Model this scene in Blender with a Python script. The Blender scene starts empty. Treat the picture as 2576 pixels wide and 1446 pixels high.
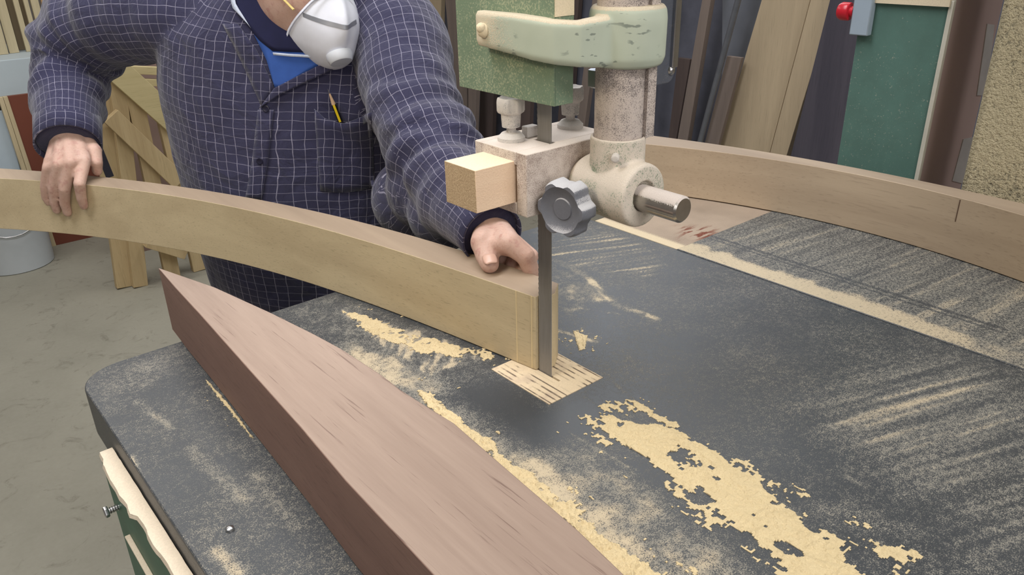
import bpy, bmesh, math, random
import numpy as np
from mathutils import Vector, Matrix, Quaternion
from mathutils.bvhtree import BVHTree
random.seed(4)
SC = bpy.context.scene
COL = SC.collection
PI = math.pi
T = 0.95                       # height of the saw table above the floor

# ------------------------------------------------------------------ camera
YAW, PIT, ROL = math.radians(39.539), math.radians(24.763), math.radians(-1.331)
FPX, CX, CY = 1969.88, 1288.0, 723.0
CAM = Vector((-0.558, -0.616, 1.45))
_f = Vector((math.sin(YAW)*math.cos(PIT), math.cos(YAW)*math.cos(PIT), -math.sin(PIT)))
_r = Vector((math.cos(YAW), -math.sin(YAW), 0)); _u = _r.cross(_f)
R_ = _r*math.cos(ROL) + _u*math.sin(ROL); U_ = _u*math.cos(ROL) - _r*math.sin(ROL)
cam = bpy.data.cameras.new('camera'); cam.sensor_width = 36; cam.sensor_fit = 'HORIZONTAL'
cam.lens = FPX/2576*36; cam.clip_start = 0.02
co = bpy.data.objects.new('camera', cam); COL.objects.link(co)
co.matrix_world = Matrix(((R_.x, U_.x, -_f.x, CAM.x), (R_.y, U_.y, -_f.y, CAM.y), (R_.z, U_.z, -_f.z, CAM.z), (0, 0, 0, 1)))
SC.camera = co

# ------------------------------------------------------------------ view, world, lights
SC.view_settings.view_transform = 'Standard'; SC.view_settings.look = 'None'
SC.view_settings.gamma = 1; SC.view_settings.use_curve_mapping = False
SC.view_settings.exposure = 0.0
W = bpy.data.worlds.new('world'); SC.world = W; W.use_nodes = True
W.node_tree.nodes['Background'].inputs[0].default_value = (0.75, 0.8, 1, 1)
W.node_tree.nodes['Background'].inputs[1].default_value = 0.3

def area(name, loc, target, sx, sy, power, col):
    l = bpy.data.lights.new(name, 'AREA'); l.shape = 'RECTANGLE'; l.size = sx; l.size_y = sy; l.energy = power; l.color = col
    o = bpy.data.objects.new(name, l); COL.objects.link(o); o.location = loc
    o.rotation_euler = (Vector(target)-Vector(loc)).to_track_quat('-Z', 'Y').to_euler(); return o
area('ceiling_area_light', (-0.5, 0.5, 2.95), (-0.5, 0.5, 0), 2.2, 0.5, 50, (0.97, 0.97, 1.0))
area('ceiling_area_light', (0.4, -1.6, 2.95), (0.4, -1.6, 0), 2.2, 0.5, 48, (1.0, 0.97, 0.93))
area('ceiling_area_light', (-0.3, 2.9, 2.95), (-0.3, 2.9, 0), 2.2, 0.5, 30, (1.0, 0.97, 0.92))
area('ceiling_area_light', (1.9, 1.3, 2.95), (1.9, 1.3, 0), 0.4, 2.0, 20, (1.0, 0.97, 0.93))  # added fill without a fixture, lightens the right back of the room
area('machine_lamp', (-0.62, 0.02, 1.72), (-0.06, 0.12, 0.98), 0.14, 0.14, 2.3, (1.0, 0.87, 0.64))
area('front_fill_light', (-0.5, -2.85, 1.9), (0.3, 0.3, 0.9), 2.4, 1.4, 36, (1.0, 0.98, 0.97))  # added fill near the front wall, which has no window

# ------------------------------------------------------------------ points on real planes seen through the lens position
def ray(px, py): return R_*((px-CX)/FPX) + U_*(-(py-CY)/FPX) + _f
def Zp(px, py, z): d = ray(px, py); return CAM + d*((z-CAM.z)/d.z)
def Xp(px, py, x): d = ray(px, py); return CAM + d*((x-CAM.x)/d.x)
def Yp(px, py, y): d = ray(px, py); return CAM + d*((y-CAM.y)/d.y)
def Dp(px, py, t): return CAM + ray(px, py)*t

# ------------------------------------------------------------------ node materials
class G:
    def __init__(s, name):
        s.m = bpy.data.materials.new(name); s.m.use_nodes = True; s.t = s.m.node_tree
        s.b = s.t.nodes['Principled BSDF']; s.b.inputs['Specular IOR Level'].default_value = 0.4
    def n(s, k, **kw):
        x = s.t.nodes.new(k)
        for a, v in kw.items(): setattr(x, a, v)
        return x
    def put(s, sock, v):
        if hasattr(v, 'is_linked') or hasattr(v, 'node'): s.t.links.new(v, sock)
        else: sock.default_value = v
    def co(s, which='Object'): return s.n('ShaderNodeTexCoord').outputs[which]
    def map(s, v, sc=(1, 1, 1), rot=(0, 0, 0)):
        x = s.n('ShaderNodeMapping'); s.put(x.inputs[0], v); x.inputs['Scale'].default_value = sc; x.inputs['Rotation'].default_value = rot
        return x.outputs[0]
    def noise(s, v, sc, det=3, ro=0.55, dist=0):
        x = s.n('ShaderNodeTexNoise'); s.put(x.inputs['Vector'], v); x.inputs['Scale'].default_value = sc
        x.inputs['Detail'].default_value = det; x.inputs['Roughness'].default_value = ro; x.inputs['Distortion'].default_value = dist
        return x.outputs[0]
    def ma(s, op, a, b=0.0, c=0.0, clamp=False):
        x = s.n('ShaderNodeMath', operation=op, use_clamp=clamp); s.put(x.inputs[0], a); s.put(x.inputs[1], b); s.put(x.inputs[2], c); return x.outputs[0]
    def step(s, v, lo, hi):
        x = s.n('ShaderNodeMapRange'); x.interpolation_type = 'SMOOTHSTEP'; s.put(x.inputs[0], v)
        x.inputs[1].default_value = lo; x.inputs[2].default_value = hi; return x.outputs[0]
    def mix(s, f, a, b):
        x = s.n('ShaderNodeMix', data_type='RGBA'); s.put(x.inputs[0], f)
        s.put(x.inputs[6], a if not isinstance(a, tuple) else (*a, 1)[:4]); s.put(x.inputs[7], b if not isinstance(b, tuple) else (*b, 1)[:4]); return x.outputs[2]
    def nz(s):
        x = s.n('ShaderNodeSeparateXYZ'); s.put(x.inputs[0], s.n('ShaderNodeNewGeometry').outputs['Normal']); return x.outputs[2]
    def xyz(s, v):
        x = s.n('ShaderNodeSeparateXYZ'); s.put(x.inputs[0], v); return x.outputs
    def bump(s, h, st=0.3, d=0.002):
        x = s.n('ShaderNodeBump'); x.inputs['Strength'].default_value = st; x.inputs['Distance'].default_value = d; s.put(x.inputs['Height'], h)
        s.t.links.new(x.outputs[0], s.b.inputs['Normal'])
    def out(s, col, rough=0.6, metal=0.0):
        s.put(s.b.inputs['Base Color'], col if not isinstance(col, tuple) else (*col, 1)[:4]); s.put(s.b.inputs['Roughness'], rough); s.put(s.b.inputs['Metallic'], metal); return s.m

def srgb(r, g, b):
    def c(v): v /= 255; return v/12.92 if v <= .04045 else ((v+.055)/1.055)**2.4
    return (c(r), c(g), c(b))
DUST = srgb(208, 186, 152); PALE = srgb(190, 178, 165)

def plain(name, col, rough=0.6, metal=0, var=0.12, sc=30, bump=0.0):
    g = G(name); v = g.co(); n = g.noise(v, sc)
    d = tuple(c*(1-var*2) for c in col); l = tuple(min(1, c*(1+var)) for c in col)
    g.out(g.mix(n, d, l), rough, metal)
    if bump: g.bump(g.noise(v, sc*8), bump, 0.001)
    return g.m

def dusty(name, col, amount=0.5, rough=0.5, metal=0.0, top=0.8, dust=DUST, grain=700, patch=14, film=0.0):
    """painted or bare metal with saw dust lying on it: grains, patches, more on what faces up"""
    g = G(name); v = g.co()
    fine = g.noise(v, grain, 2, 0.7); mid = g.noise(v, patch, 4, 0.6); cl = g.noise(v, patch*6, 3, 0.6)
    up = g.step(g.nz(), 0.25, 0.8)
    dens = g.ma('ADD', g.ma('MULTIPLY', g.ma('ADD', mid, g.ma('MULTIPLY', cl, 0.5)), amount), g.ma('MULTIPLY', up, top))
    f = g.step(g.ma('SUBTRACT', dens, g.ma('MULTIPLY', fine, 1.15)), -0.28, 0.10)
    f = g.ma('MAXIMUM', f, film)
    base = g.mix(cl, tuple(c*0.7 for c in col), tuple(c*1.15 for c in col))
    dcol = g.mix(fine, tuple(c*0.78 for c in dust), tuple(min(1, c*1.12) for c in dust))
    g.out(g.mix(f, base, dcol), g.ma('ADD', g.ma('MULTIPLY', f, 0.95-rough), rough), g.ma('MULTIPLY', g.ma('SUBTRACT', 1.0, f), metal))
    g.bump(g.ma('MULTIPLY', fine, f), 0.5, 0.0012); return g.m

def wood(name, c1, c2, axis='Y', sc=9, rough=0.6, fine=0.35, streak=None, top=None):
    g = G(name); v = g.co()
    k = {'X': (0.06, 1, 1), 'Y': (1, 0.06, 1), 'Z': (1, 1, 0.06)}[axis]
    w = g.map(v, k); n = g.noise(w, sc, 4, 0.6, 0.6); n2 = g.noise(w, sc*14, 3, 0.7)
    k3 = tuple(x if x == 1 else 0.03 for x in k); n3 = g.noise(g.map(v, k3), sc*45, 2, 0.6)
    f = g.ma('ADD', g.ma('MULTIPLY', g.step(n, 0.3, 0.7), 1-fine), g.ma('MULTIPLY', n2, fine))
    c = g.mix(f, c1, c2)
    c = g.mix(g.ma('MULTIPLY', g.step(n3, 0.56, 0.72), 0.35), c, tuple(x*0.55 for x in c1))
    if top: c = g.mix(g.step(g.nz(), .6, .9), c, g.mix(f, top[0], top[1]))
    if streak: c = g.mix(g.ma('MULTIPLY', g.step(g.noise(g.map(v, k3), sc*25, 3, .7), 0.6, 0.72), 0.6), c, streak)
    g.out(c, rough); g.bump(n3, 0.15, 0.0008); return g.m

# ------------------------------------------------------------------ mesh helpers
class MB:
    def __init__(s): s.bm = bmesh.new(); s.uv = s.bm.loops.layers.uv.new('UVMap')
    def face(s, vs, uvs=None):
        try: f = s.bm.faces.new(vs)
        except ValueError: return None
        if uvs:
            for l, u in zip(f.loops, uvs): l[s.uv].uv = u
        return f
    def verts(s, pts): return [s.bm.verts.new(p) for p in pts]
    def hexa(s, p):                      # 8 points: bottom 4 then top 4
        v = s.verts(p)
        for q in ((3, 2, 1, 0), (4, 5, 6, 7), (0, 1, 5, 4), (1, 2, 6, 5), (2, 3, 7, 6), (3, 0, 4, 7)): s.face([v[i] for i in q])
        return s
    def box(s, a, b, rot=0.0, piv=None):
        x0, y0, z0 = a; x1, y1, z1 = b
        p = [Vector(q) for q in ((x0, y0, z0), (x1, y0, z0), (x1, y1, z0), (x0, y1, z0), (x0, y0, z1), (x1, y0, z1), (x1, y1, z1), (x0, y1, z1))]
        if rot:
            c = Vector(piv or ((x0+x1)/2, (y0+y1)/2, 0)); m = Matrix.Rotation(rot, 3, 'Z'); p = [m@(q-c)+c for q in p]
        return s.hexa(p)
    def loft(s, rings, cap=True, close=True, uvs=None):
        n = len(rings[0]); vs = [s.verts(r) for r in rings]
        m = n if close else n-1
        for i in range(len(vs)-1):
            for j in range(m):
                k = (j+1) % n
                u = None
                if uvs: u = (uvs[i][j], uvs[i][j+1], uvs[i+1][j+1], uvs[i+1][j])
                s.face((vs[i][j], vs[i][k], vs[i+1][k], vs[i+1][j]), u)
        if cap: s.face(vs[0][::-1]); s.face(vs[-1])
        return vs
    def tube(s, pts, rad, seg=16, cap=True, sq=None, uvlen=False, fold=None):
        """tube through points with radii; sq=(a,b) ellipse factors"""
        pts = [Vector(p) for p in pts]; rad = rad if isinstance(rad, (list, tuple)) else [rad]*len(pts)
        rings = []; prev = None; L = 0; uvs = []
        for i, p in enumerate(pts):
            d = (pts[min(i+1, len(pts)-1)]-pts[max(i-1, 0)]).normalized()
            if prev is None:
                a = Vector((0, 0, 1)) if abs(d.z) < 0.9 else Vector((1, 0, 0)); x = d.cross(a).normalized()
            else: x = (prev - d*prev.dot(d)).normalized()
            prev = x; y = d.cross(x)
            if i: L += (p-pts[i-1]).length
            ea, eb = sq or (1, 1); ring = []
            for j in range(seg):
                t = 2*PI*j/seg; r = rad[i]*(1+(fold(L, t) if fold else 0))
                ring.append(p + x*math.cos(t)*r*ea + y*math.sin(t)*r*eb)
            rings.append(ring); uvs.append([(2*PI*j/seg*rad[len(rad)//2], L) for j in range(seg+1)])
        s.loft(rings, cap, True, uvs if uvlen else None); return s
    def cyl(s, a, b, r, r2=None, seg=32): s.tube([a, b], [r, r if r2 is None else r2], seg); return s
    def lathe(s, base, axis, prof, seg=32):
        a = Vector(axis).normalized(); base = Vector(base)
        t = Vector((0, 0, 1)) if abs(a.z) < 0.9 else Vector((1, 0, 0)); x = a.cross(t).normalized(); y = a.cross(x)
        s.loft([[base + a*h + (x*math.cos(2*PI*j/seg)+y*math.sin(2*PI*j/seg))*max(r, 1e-5) for j in range(seg)] for h, r in prof]); return s
    def prism(s, poly, z0, z1):
        a = s.verts([(x, y, z0) for x, y in poly]); b = s.verts([(x, y, z1) for x, y in poly]); n = len(poly)
        s.face(a[::-1]); s.face(b)
        for i in range(n): s.face((a[i], a[(i+1) % n], b[(i+1) % n], b[i]))
        return s
    def ball(s, c, r, sub=3, sc=(1, 1, 1)):
        m = Matrix.Translation(c) @ Matrix.Diagonal((*sc, 1)); bmesh.ops.create_icosphere(s.bm, subdivisions=sub, radius=r, matrix=m); return s

def wpos(o):
    p = Vector((0, 0, 0))
    while o: p += o.location; o = o.parent
    return p
def link(name, me, m, parent=None):
    o = bpy.data.objects.new(name, me); COL.objects.link(o)
    if m: me.materials.append(m)
    if parent: o.parent = parent
    return o
def build(mb, name, m, parent=None, bevel=0.0, smooth=True, seg=2, label=None, origin=None, fixn=True):
    bm = mb.bm if isinstance(mb, MB) else mb
    if fixn: bmesh.ops.recalc_face_normals(bm, faces=bm.faces)
    off = wpos(parent) if parent else (Vector(origin) if origin else Vector((0, 0, 0)))
    bmesh.ops.translate(bm, verts=bm.verts, vec=-off)
    me = bpy.data.meshes.new(name); bm.to_mesh(me); bm.free()
    o = link(name, me, m, parent)
    if not parent: o.location = off
    if smooth:
        for p in me.polygons: p.use_smooth = True
        try: me.set_sharp_from_angle(angle=math.radians(35))
        except Exception: pass
    if bevel:
        b = o.modifiers.new('bevel', 'BEVEL'); b.width = bevel; b.segments = seg; b.limit_method = 'ANGLE'; b.angle_limit = math.radians(40); b.harden_normals = False
    if label: o['label'] = label
    return o
def empty(name, loc, label, cat, group=None):
    o = bpy.data.objects.new(name, None); COL.objects.link(o); o.location = loc; o.empty_display_size = 0.05
    return tag(o, label, cat, group)
def tag(o, label, cat, group=None, kind=None):
    o['label'] = label; o['category'] = cat
    if group: o['group'] = group
    if kind: o['kind'] = kind
    return o
def struct(mb, name, m, **k): o = build(mb, name, m, smooth=False, **k); o['kind'] = 'structure'; return o

# value noise for meshes
def _h(i, j, s): 
    n = (i*374761393 + j*668265263 + s*1442695041) & 0x7fffffff
    n = ((n ^ (n >> 13))*1274126177) & 0x7fffffff
    return ((n ^ (n >> 16)) & 0xffff)/65535.0
def vnoise(x, y, s=0):
    xi = np.floor(x).astype(np.int64); yi = np.floor(y).astype(np.int64); fx = x-xi; fy = y-yi
    fx = fx*fx*(3-2*fx); fy = fy*fy*(3-2*fy)
    return (_h(xi, yi, s)*(1-fx)+_h(xi+1, yi, s)*fx)*(1-fy)+(_h(xi, yi+1, s)*(1-fx)+_h(xi+1, yi+1, s)*fx)*fy
def fbm(x, y, s=0, o=4):
    a = 0; w = 0.5; t = 0
    for k in range(o): a = a+w*vnoise(x*2**k, y*2**k, s+k*17); t += w; w *= 0.55
    return a/t
def sstep(v, a, b): t = np.clip((v-a)/(b-a), 0, 1); return t*t*(3-2*t)
def poly_sd(x, y, poly):
    """signed distance, positive inside"""
    d = np.full(x.shape, 1e9); ins = np.zeros(x.shape, bool); n = len(poly)
    for i in range(n):
        ax, ay = poly[i]; bx, by = poly[(i+1) % n]; ex, ey = bx-ax, by-ay
        t = np.clip(((x-ax)*ex+(y-ay)*ey)/(ex*ex+ey*ey+1e-12), 0, 1)
        d = np.minimum(d, np.hypot(x-ax-t*ex, y-ay-t*ey))
        c = ((ay > y) != (by > y)) & (x < ex*(y-ay)/(ey if ey else 1e-12)+ax); ins ^= c
    return np.where(ins, d, -d)
def line_d(x, y, pts):
    d = np.full(x.shape, 1e9)
    for (ax, ay), (bx, by) in zip(pts[:-1], pts[1:]):
        ex, ey = bx-ax, by-ay; t = np.clip(((x-ax)*ex+(y-ay)*ey)/(ex*ex+ey*ey+1e-12), 0, 1); d = np.minimum(d, np.hypot(x-ax-t*ex, y-ay-t*ey))
    return d
def tab(*pts): return [tuple(Zp(a, b, T)[:2]) for a, b in pts]     # points on the table plane

# ================================================================== THE ROOM
concrete = G('floor_concrete')
_v = concrete.co(); _n = concrete.noise(_v, 3.2, 5, 0.6, 0.4); _n2 = concrete.noise(_v, 60, 4, 0.7); _n3 = concrete.noise(_v, 9, 6, 0.75, 1.5)
_c = concrete.mix(concrete.ma('ADD', concrete.ma('MULTIPLY', _n, .7), concrete.ma('MULTIPLY', _n2, .3)), srgb(128, 125, 112), srgb(168, 164, 150))
_c = concrete.mix(concrete.ma('MULTIPLY', concrete.step(_n3, .54, .75), .6), _c, srgb(84, 79, 68))
M_FLOOR = concrete.out(_c, .7)
M_WALL = plain('wall_plaster', srgb(150, 142, 136), .9, var=.1, sc=4)
M_WALLD = plain('wall_stone', srgb(96, 98, 112), .85, var=.3, sc=7, bump=.5)
M_CEIL = plain('ceiling_paint', srgb(200, 200, 196), .9, var=.04, sc=2)
X0, X1, Y0, Y1, ZC = -2.6, 2.5, -3.0, 4.9, 3.1
struct(MB().box((X0-.1, Y0-.1, -.1), (X1+.1, Y1+.1, 0)), 'floor', M_FLOOR)
struct(MB().box((X0-.1, Y0-.1, ZC), (X1+.1, Y1+.1, ZC+.1)), 'ceiling', M_CEIL)
struct(MB().box((X0-.1, Y1, 0), (X1+.1, Y1+.1, ZC)), 'wall_back', M_WALL)
struct(MB().box((X1, Y0, 0), (X1+.1, Y1, ZC)), 'wall_right', M_WALLD)
struct(MB().box((X0-.1, Y0, 0), (X0, Y1, ZC)), 'wall_left', M_WALL)
struct(MB().box((X0-.1, Y0-.1, 0), (X1+.1, Y0, ZC)), 'wall_front', M_WALL)

g = G('window_daylight'); g.b.inputs['Emission Color'].default_value = (.80, .88, 1, 1); g.b.inputs['Emission Strength'].default_value = 2.5; M_PANE = g.out((.5, .55, .6), .2)
wn = struct(MB().box((X1-.02, 1.62, 1.88), (X1-.008, 3.1, 2.92)), 'window_1', M_PANE)
mb = MB()
for q0, q1 in (((1.55, 1.82), (1.62, 2.98)), ((3.1, 1.82), (3.17, 2.98)), ((1.62, 1.82), (3.1, 1.88)), ((1.62, 2.92), (3.1, 2.98)), ((2.34, 1.88), (2.38, 2.92))): mb.box((X1-.045, q0[0], q0[1]), (X1-.001, q1[0], q1[1]))
build(mb, 'window_frame', plain('grey_window_paint', srgb(120, 124, 128), .6), wn, smooth=False)

# ================================================================== BAND SAW
iron = G('table_iron'); _v = iron.co()
_at = iron.n('ShaderNodeAttribute', attribute_name='dust').outputs['Fac']
_fine = iron.noise(_v, 760, 2, .8); _cl = iron.noise(_v, 230, 3, .7); _md = iron.noise(_v, 7, 4, .6)
_g = iron.step(iron.ma('ADD', iron.ma('MULTIPLY', _fine, .66), iron.ma('MULTIPLY', _cl, .34)), .30, .70)
_fac = iron.ma('MULTIPLY', iron.step(iron.ma('SUBTRACT', _at, _g), -.24, .22), iron.step(_at, .02, .28))
_base = iron.mix(_md, srgb(48, 51, 55), srgb(68, 72, 77))
_dc = iron.mix(_fine, srgb(150, 138, 118), srgb(214, 198, 168)); _dc = iron.mix(iron.step(_at, .46, .72), iron.mix(_fine, srgb(118, 116, 110), srgb(160, 155, 142)), _dc)
iron.out(iron.mix(_fac, _base, _dc), iron.ma('ADD', iron.ma('MULTIPLY', _fac, .5), .40))
iron.b.inputs['Specular IOR Level'].default_value = .5
iron.bump(iron.ma('MULTIPLY', _fine, _fac), .5, .0012)
M_TABLE = iron.m

TX0, TX1, TY0, TY1 = -.439, .434, -.80, .390
def streak(x, y, ang, f, s, k=14):
    c, sn = math.cos(ang), math.sin(ang); u = x*c+y*sn; v = -x*sn+y*c
    return fbm(u*f/k, v*f, s, 3)
def curve_streak(x, y, cx, cy, f, s):
    r = np.hypot(x-cx, y-cy); a = np.arctan2(y-cy, x-cx); return fbm(r*f, a*6, s, 3)
P_LEFT = tab((690, 786), (850, 731), (1000, 785), (1290, 905), (1230, 925), (1040, 950), (1080, 1010), (1180, 1080), (1060, 1000), (900, 880))
P_LEFTD = tab((840, 770), (1000, 810), (1180, 872), (1260, 905), (1180, 915), (1080, 960), (1030, 930), (960, 880), (880, 830))
P_FR = tab((1290, 1150), (1500, 1120), (1800, 1350), (1950, 1500), (1700, 1500), (1450, 1330))
P_RIGHT = tab((1900, 1010), (2110, 910), (2393, 867), (2700, 980), (2900, 1500), (2400, 1480), (2330, 1330))
P_RB = tab((1900, 1250), (2200, 1180), (2700, 1500), (2000, 1600))
P_TOP = tab((1330, 560), (1520, 566), (1700, 640), (1640, 700), (1480, 690), (1330, 640))
P_ARC = tab((1340, 640), (1410, 662), (1500, 700), (1560, 755), (1420, 800), (1340, 720))
P_FLT = tab((190, 960), (460, 860), (640, 1110), (930, 1480), (560, 1500))
L_ARC = tab((1396, 655), (1470, 690), (1510, 730), (1555, 770), (1650, 800))
L_BEAM = tab((900, 880), (1050, 970), (1130, 1030), (1200, 1090), (1320, 1180), (1500, 1330), (1640, 1460))
L_SHEEN = tab((1180, 880), (1260, 920))
def ang(a, b):
    p, q = Zp(*a, T), Zp(*b, T); return math.atan2(q.y-p.y, q.x-p.x)
A_R = ang((2138, 1028), (2576, 912)); A_T = ang((1393, 626), (1487, 613)); A_E = ang((2050, 800), (2300, 700))
def dens_main(x, y):
    n = fbm(x*40, y*40, 3); n2 = fbm(x*14, y*14, 5); D = .21+.20*(n2-.35)+.16*(n-.5)
    def add(v): return np.maximum(D, v)
    D = add(sstep(poly_sd(x, y, P_LEFT), -.004, .02)*(.30+.25*(streak(x, y, 1.0, 170, 8, 9)-.4)+.5*(n-.45)))
    D = add(sstep(poly_sd(x, y, P_LEFTD)+.03*(n-.5), -.004, .014)*(.52+1.1*(streak(x, y, .75, 150, 11, 5)-.45)))
    D = add(sstep(poly_sd(x, y, P_TOP), -.03, .03)*(.24+1.2*(streak(x, y, A_T, 190, 21, 26)-.40)))
    D = add(sstep(poly_sd(x, y, P_ARC), -.01, .02)*(.34+.9*(n-.45)))
    la = line_d(x, y, L_ARC); D = add((1-sstep(la, .002, .016))*(.62+.9*(n-.5)))
    D = add(sstep(poly_sd(x, y, P_RIGHT), -.06, .08)*(.36+.75*(streak(x+.25*(y+.3)**2, y, A_R, 120, 31, 24)-.43)+.25*(streak(x, y, A_R, 320, 77, 20)-.5)))
    D = add(sstep(poly_sd(x, y, P_RB), -.06, .04)*(.24+.5*(n-.45)))
    D = add(sstep(poly_sd(x, y, P_FR), -.04, .03)*(.46+.55*(n-.42)))
    lb = line_d(x, y, L_BEAM); D = add((1-sstep(lb, .006, .05+.03*n2))*(.62+.7*(n-.5)))
    D = add(sstep(poly_sd(x, y, P_FLT), -.03, .02)*(.24+.75*(fbm(x*11, y*11, 41)-.5)+.15*(n-.5)))
    for pts, w, a in ((((395, 950), (360, 970)), .016, .5), (((345, 1010), (430, 1075)), .016, .48), (((480, 1130), (620, 1260)), .022, .5), (((330, 1150), (350, 1210)), .01, .6),
                      (((545, 1385), (600, 1440)), .022, .62), (((640, 1190), (740, 1330)), .02, .45), (((1010, 940), (960, 905)), .02, .5)):
        D = add((1-sstep(line_d(x, y, tab(*pts)), .0, w))*(a+.35*(n-.5)))
    for pts, w, a in ((((1400, 830), (1500, 860)), .012, .55), (((1460, 775), (1560, 790)), .006, .5), (((1430, 1085), (1580, 1175)), .004, .62), (((1540, 960), (1640, 1045)), .006, .7),
                      (((1400, 960), (1640, 1090)), .003, .4), (((2130, 1200), (2190, 1230)), .01, .4), (((1575, 1165), (1600, 1180)), .006, .4)):
        D = add((1-sstep(line_d(x, y, tab(*pts)), .0, w))*(a+.9*(n-.5)))
    # wiped bare in front of the insert
    bare = sstep(poly_sd(x, y, tab((1060, 1000), (1240, 935), (1380, 1020), (1530, 950), (1700, 1000), (1560, 1040), (1480, 1110), (1280, 1150))), -.01, .03)
    return D*(1-.55*bare)

def dusty_top(x0, x1, y0, y1, z, step, dens, hole=None, corner=None):
    def axis(a, b, cuts):
        p = sorted([a, b]+[c for c in cuts if a < c < b]); out = []
        for u, v in zip(p[:-1], p[1:]): out += list(np.linspace(u, v, max(2, int(round((v-u)/step))+1))[:-1])
        return np.array(out+[b])
    xs = axis(x0, x1, [hole[0], hole[1]] if hole else []); ys = axis(y0, y1, [hole[2], hole[3]] if hole else [])
    gx, gy = np.meshgrid(xs, ys, indexing='ij'); D = dens(gx, gy)
    if corner:
        (sx, sy, r) = corner; cx_, cy_ = x0+r, y1-r
        m = (gx < cx_) & (gy > cy_); d = np.hypot(gx-cx_, gy-cy_); k = np.where(m & (d > r), r/np.maximum(d, 1e-9), 1)
        gx = np.where(m, cx_+(gx-cx_)*k, gx); gy = np.where(m, cy_+(gy-cy_)*k, gy)
    nx, ny = gx.shape; co_ = np.stack([gx, gy, np.full(gx.shape, z)], -1).reshape(-1, 3)
    I = np.arange(nx*ny).reshape(nx, ny); q = np.stack([I[:-1, :-1], I[1:, :-1], I[1:, 1:], I[:-1, 1:]], -1)
    if hole:
        mx = (xs[:-1]+xs[1:])/2; my = (ys[:-1]+ys[1:])/2
        keep = ~(((mx > hole[0]) & (mx < hole[1]))[:, None] & ((my > hole[2]) & (my < hole[3]))[None, :]); q = q[keep]
    return co_, q.reshape(-1, 4), D.reshape(-1)
def slab(name, top, z0, outline, m, parent=None, hole=None, label=None):
    co_, q, D = top; z = co_[0, 2]; nv = len(co_); rim = 0.003
    V = [tuple(c) for c in co_]; F = [tuple(int(i) for i in f) for f in q]; DD = list(D)
    n = len(outline); rings = []
    c0 = np.mean(np.array(outline), 0)
    for zz, off in ((z, 0.0), (z-.001, .0012), (z-rim, .0016), (z0, .0016)):
        rings.append(len(V))
        for x, y in outline:
            dx, dy = x-c0[0], y-c0[1]; V.append((x+off*np.sign(dx)*(abs(dx) > .01), y+off*np.sign(dy)*(abs(dy) > .01), zz)); DD.append(.22)
    for a, b in zip(rings[:-1], rings[1:]):
        for i in range(n): F.append((a+i, b+i, b+(i+1) % n, a+(i+1) % n))
    F.append(tuple(rings[-1]+i for i in range(n))[::-1])
    if hole:
        b = len(V); hx0, hx1, hy0, hy1 = hole
        for zz in (z, z0+.01):
            for x, y in ((hx0, hy0), (hx1, hy0), (hx1, hy1), (hx0, hy1)): V.append((x, y, zz)); DD.append(.3)
        for i in range(4): j = (i+1) % 4; F.append((b+i, b+j, b+4+j, b+4+i))
        F.append((b+4, b+5, b+6, b+7))
    off = wpos(parent) if parent else Vector((0, 0, 0))
    me = bpy.data.meshes.new(name); me.from_pydata([(v[0]-off.x, v[1]-off.y, v[2]-off.z) for v in V], [], F); me.update()
    at = me.attributes.new('dust', 'FLOAT', 'POINT'); at.data.foreach_set('value', np.array(DD, dtype=np.float32))
    o = link(name, me, m, parent)
    if label: o['label'] = label
    return o

M_GREEN = dusty('green_machine_paint', srgb(46, 100, 76), .10, .45, top=1.2)
M_GUARD = dusty('green_guard_paint', srgb(62, 104, 86), .60, .5, top=1.0, dust=srgb(164, 170, 142), grain=420, patch=10, film=.36)
M_COLGREEN = dusty('column_green_paint', srgb(66, 108, 100), .26, .42, top=1.0, dust=srgb(178, 178, 160), grain=260, patch=5, film=.10)
M_CAST = dusty('dusty_casting', srgb(150, 146, 138), .85, .5, top=.8, dust=srgb(206, 192, 176), grain=900, patch=16)
M_CASTG = dusty('pale_green_casting', srgb(162, 184, 160), .42, .5, top=.95, dust=srgb(216, 204, 182), grain=800, patch=12)
M_POST = dusty('dusty_steel_post', srgb(126, 118, 116), .74, .4, metal=.2, top=1.0, dust=srgb(200, 188, 180), grain=900, patch=20)
M_STEEL = plain('bright_steel', srgb(190, 190, 192), .25, 1.0, var=.1)
M_BLADE = G('blade_steel'); _v = M_BLADE.co(); _n = M_BLADE.noise(M_BLADE.map(_v, (1, 1, .08)), 300, 3, .6)
M_BLADE = M_BLADE.out(M_BLADE.mix(_n, srgb(122, 119, 116), srgb(150, 147, 143)), .45, .25)
M_KNOB = dusty('dark_plastic_knob', srgb(66, 72, 86), .34, .28, top=.75, dust=srgb(186, 186, 190), grain=1400, patch=30, film=.22)
M_KNOBG = dusty('grey_clamp_knob', srgb(140, 140, 140), .9, .4, top=1.0, dust=srgb(208, 202, 196), grain=1000, patch=30)
M_DARKP = dusty('dark_grey_plate', srgb(84, 88, 98), .25, .4, top=.9, patch=10)

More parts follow.
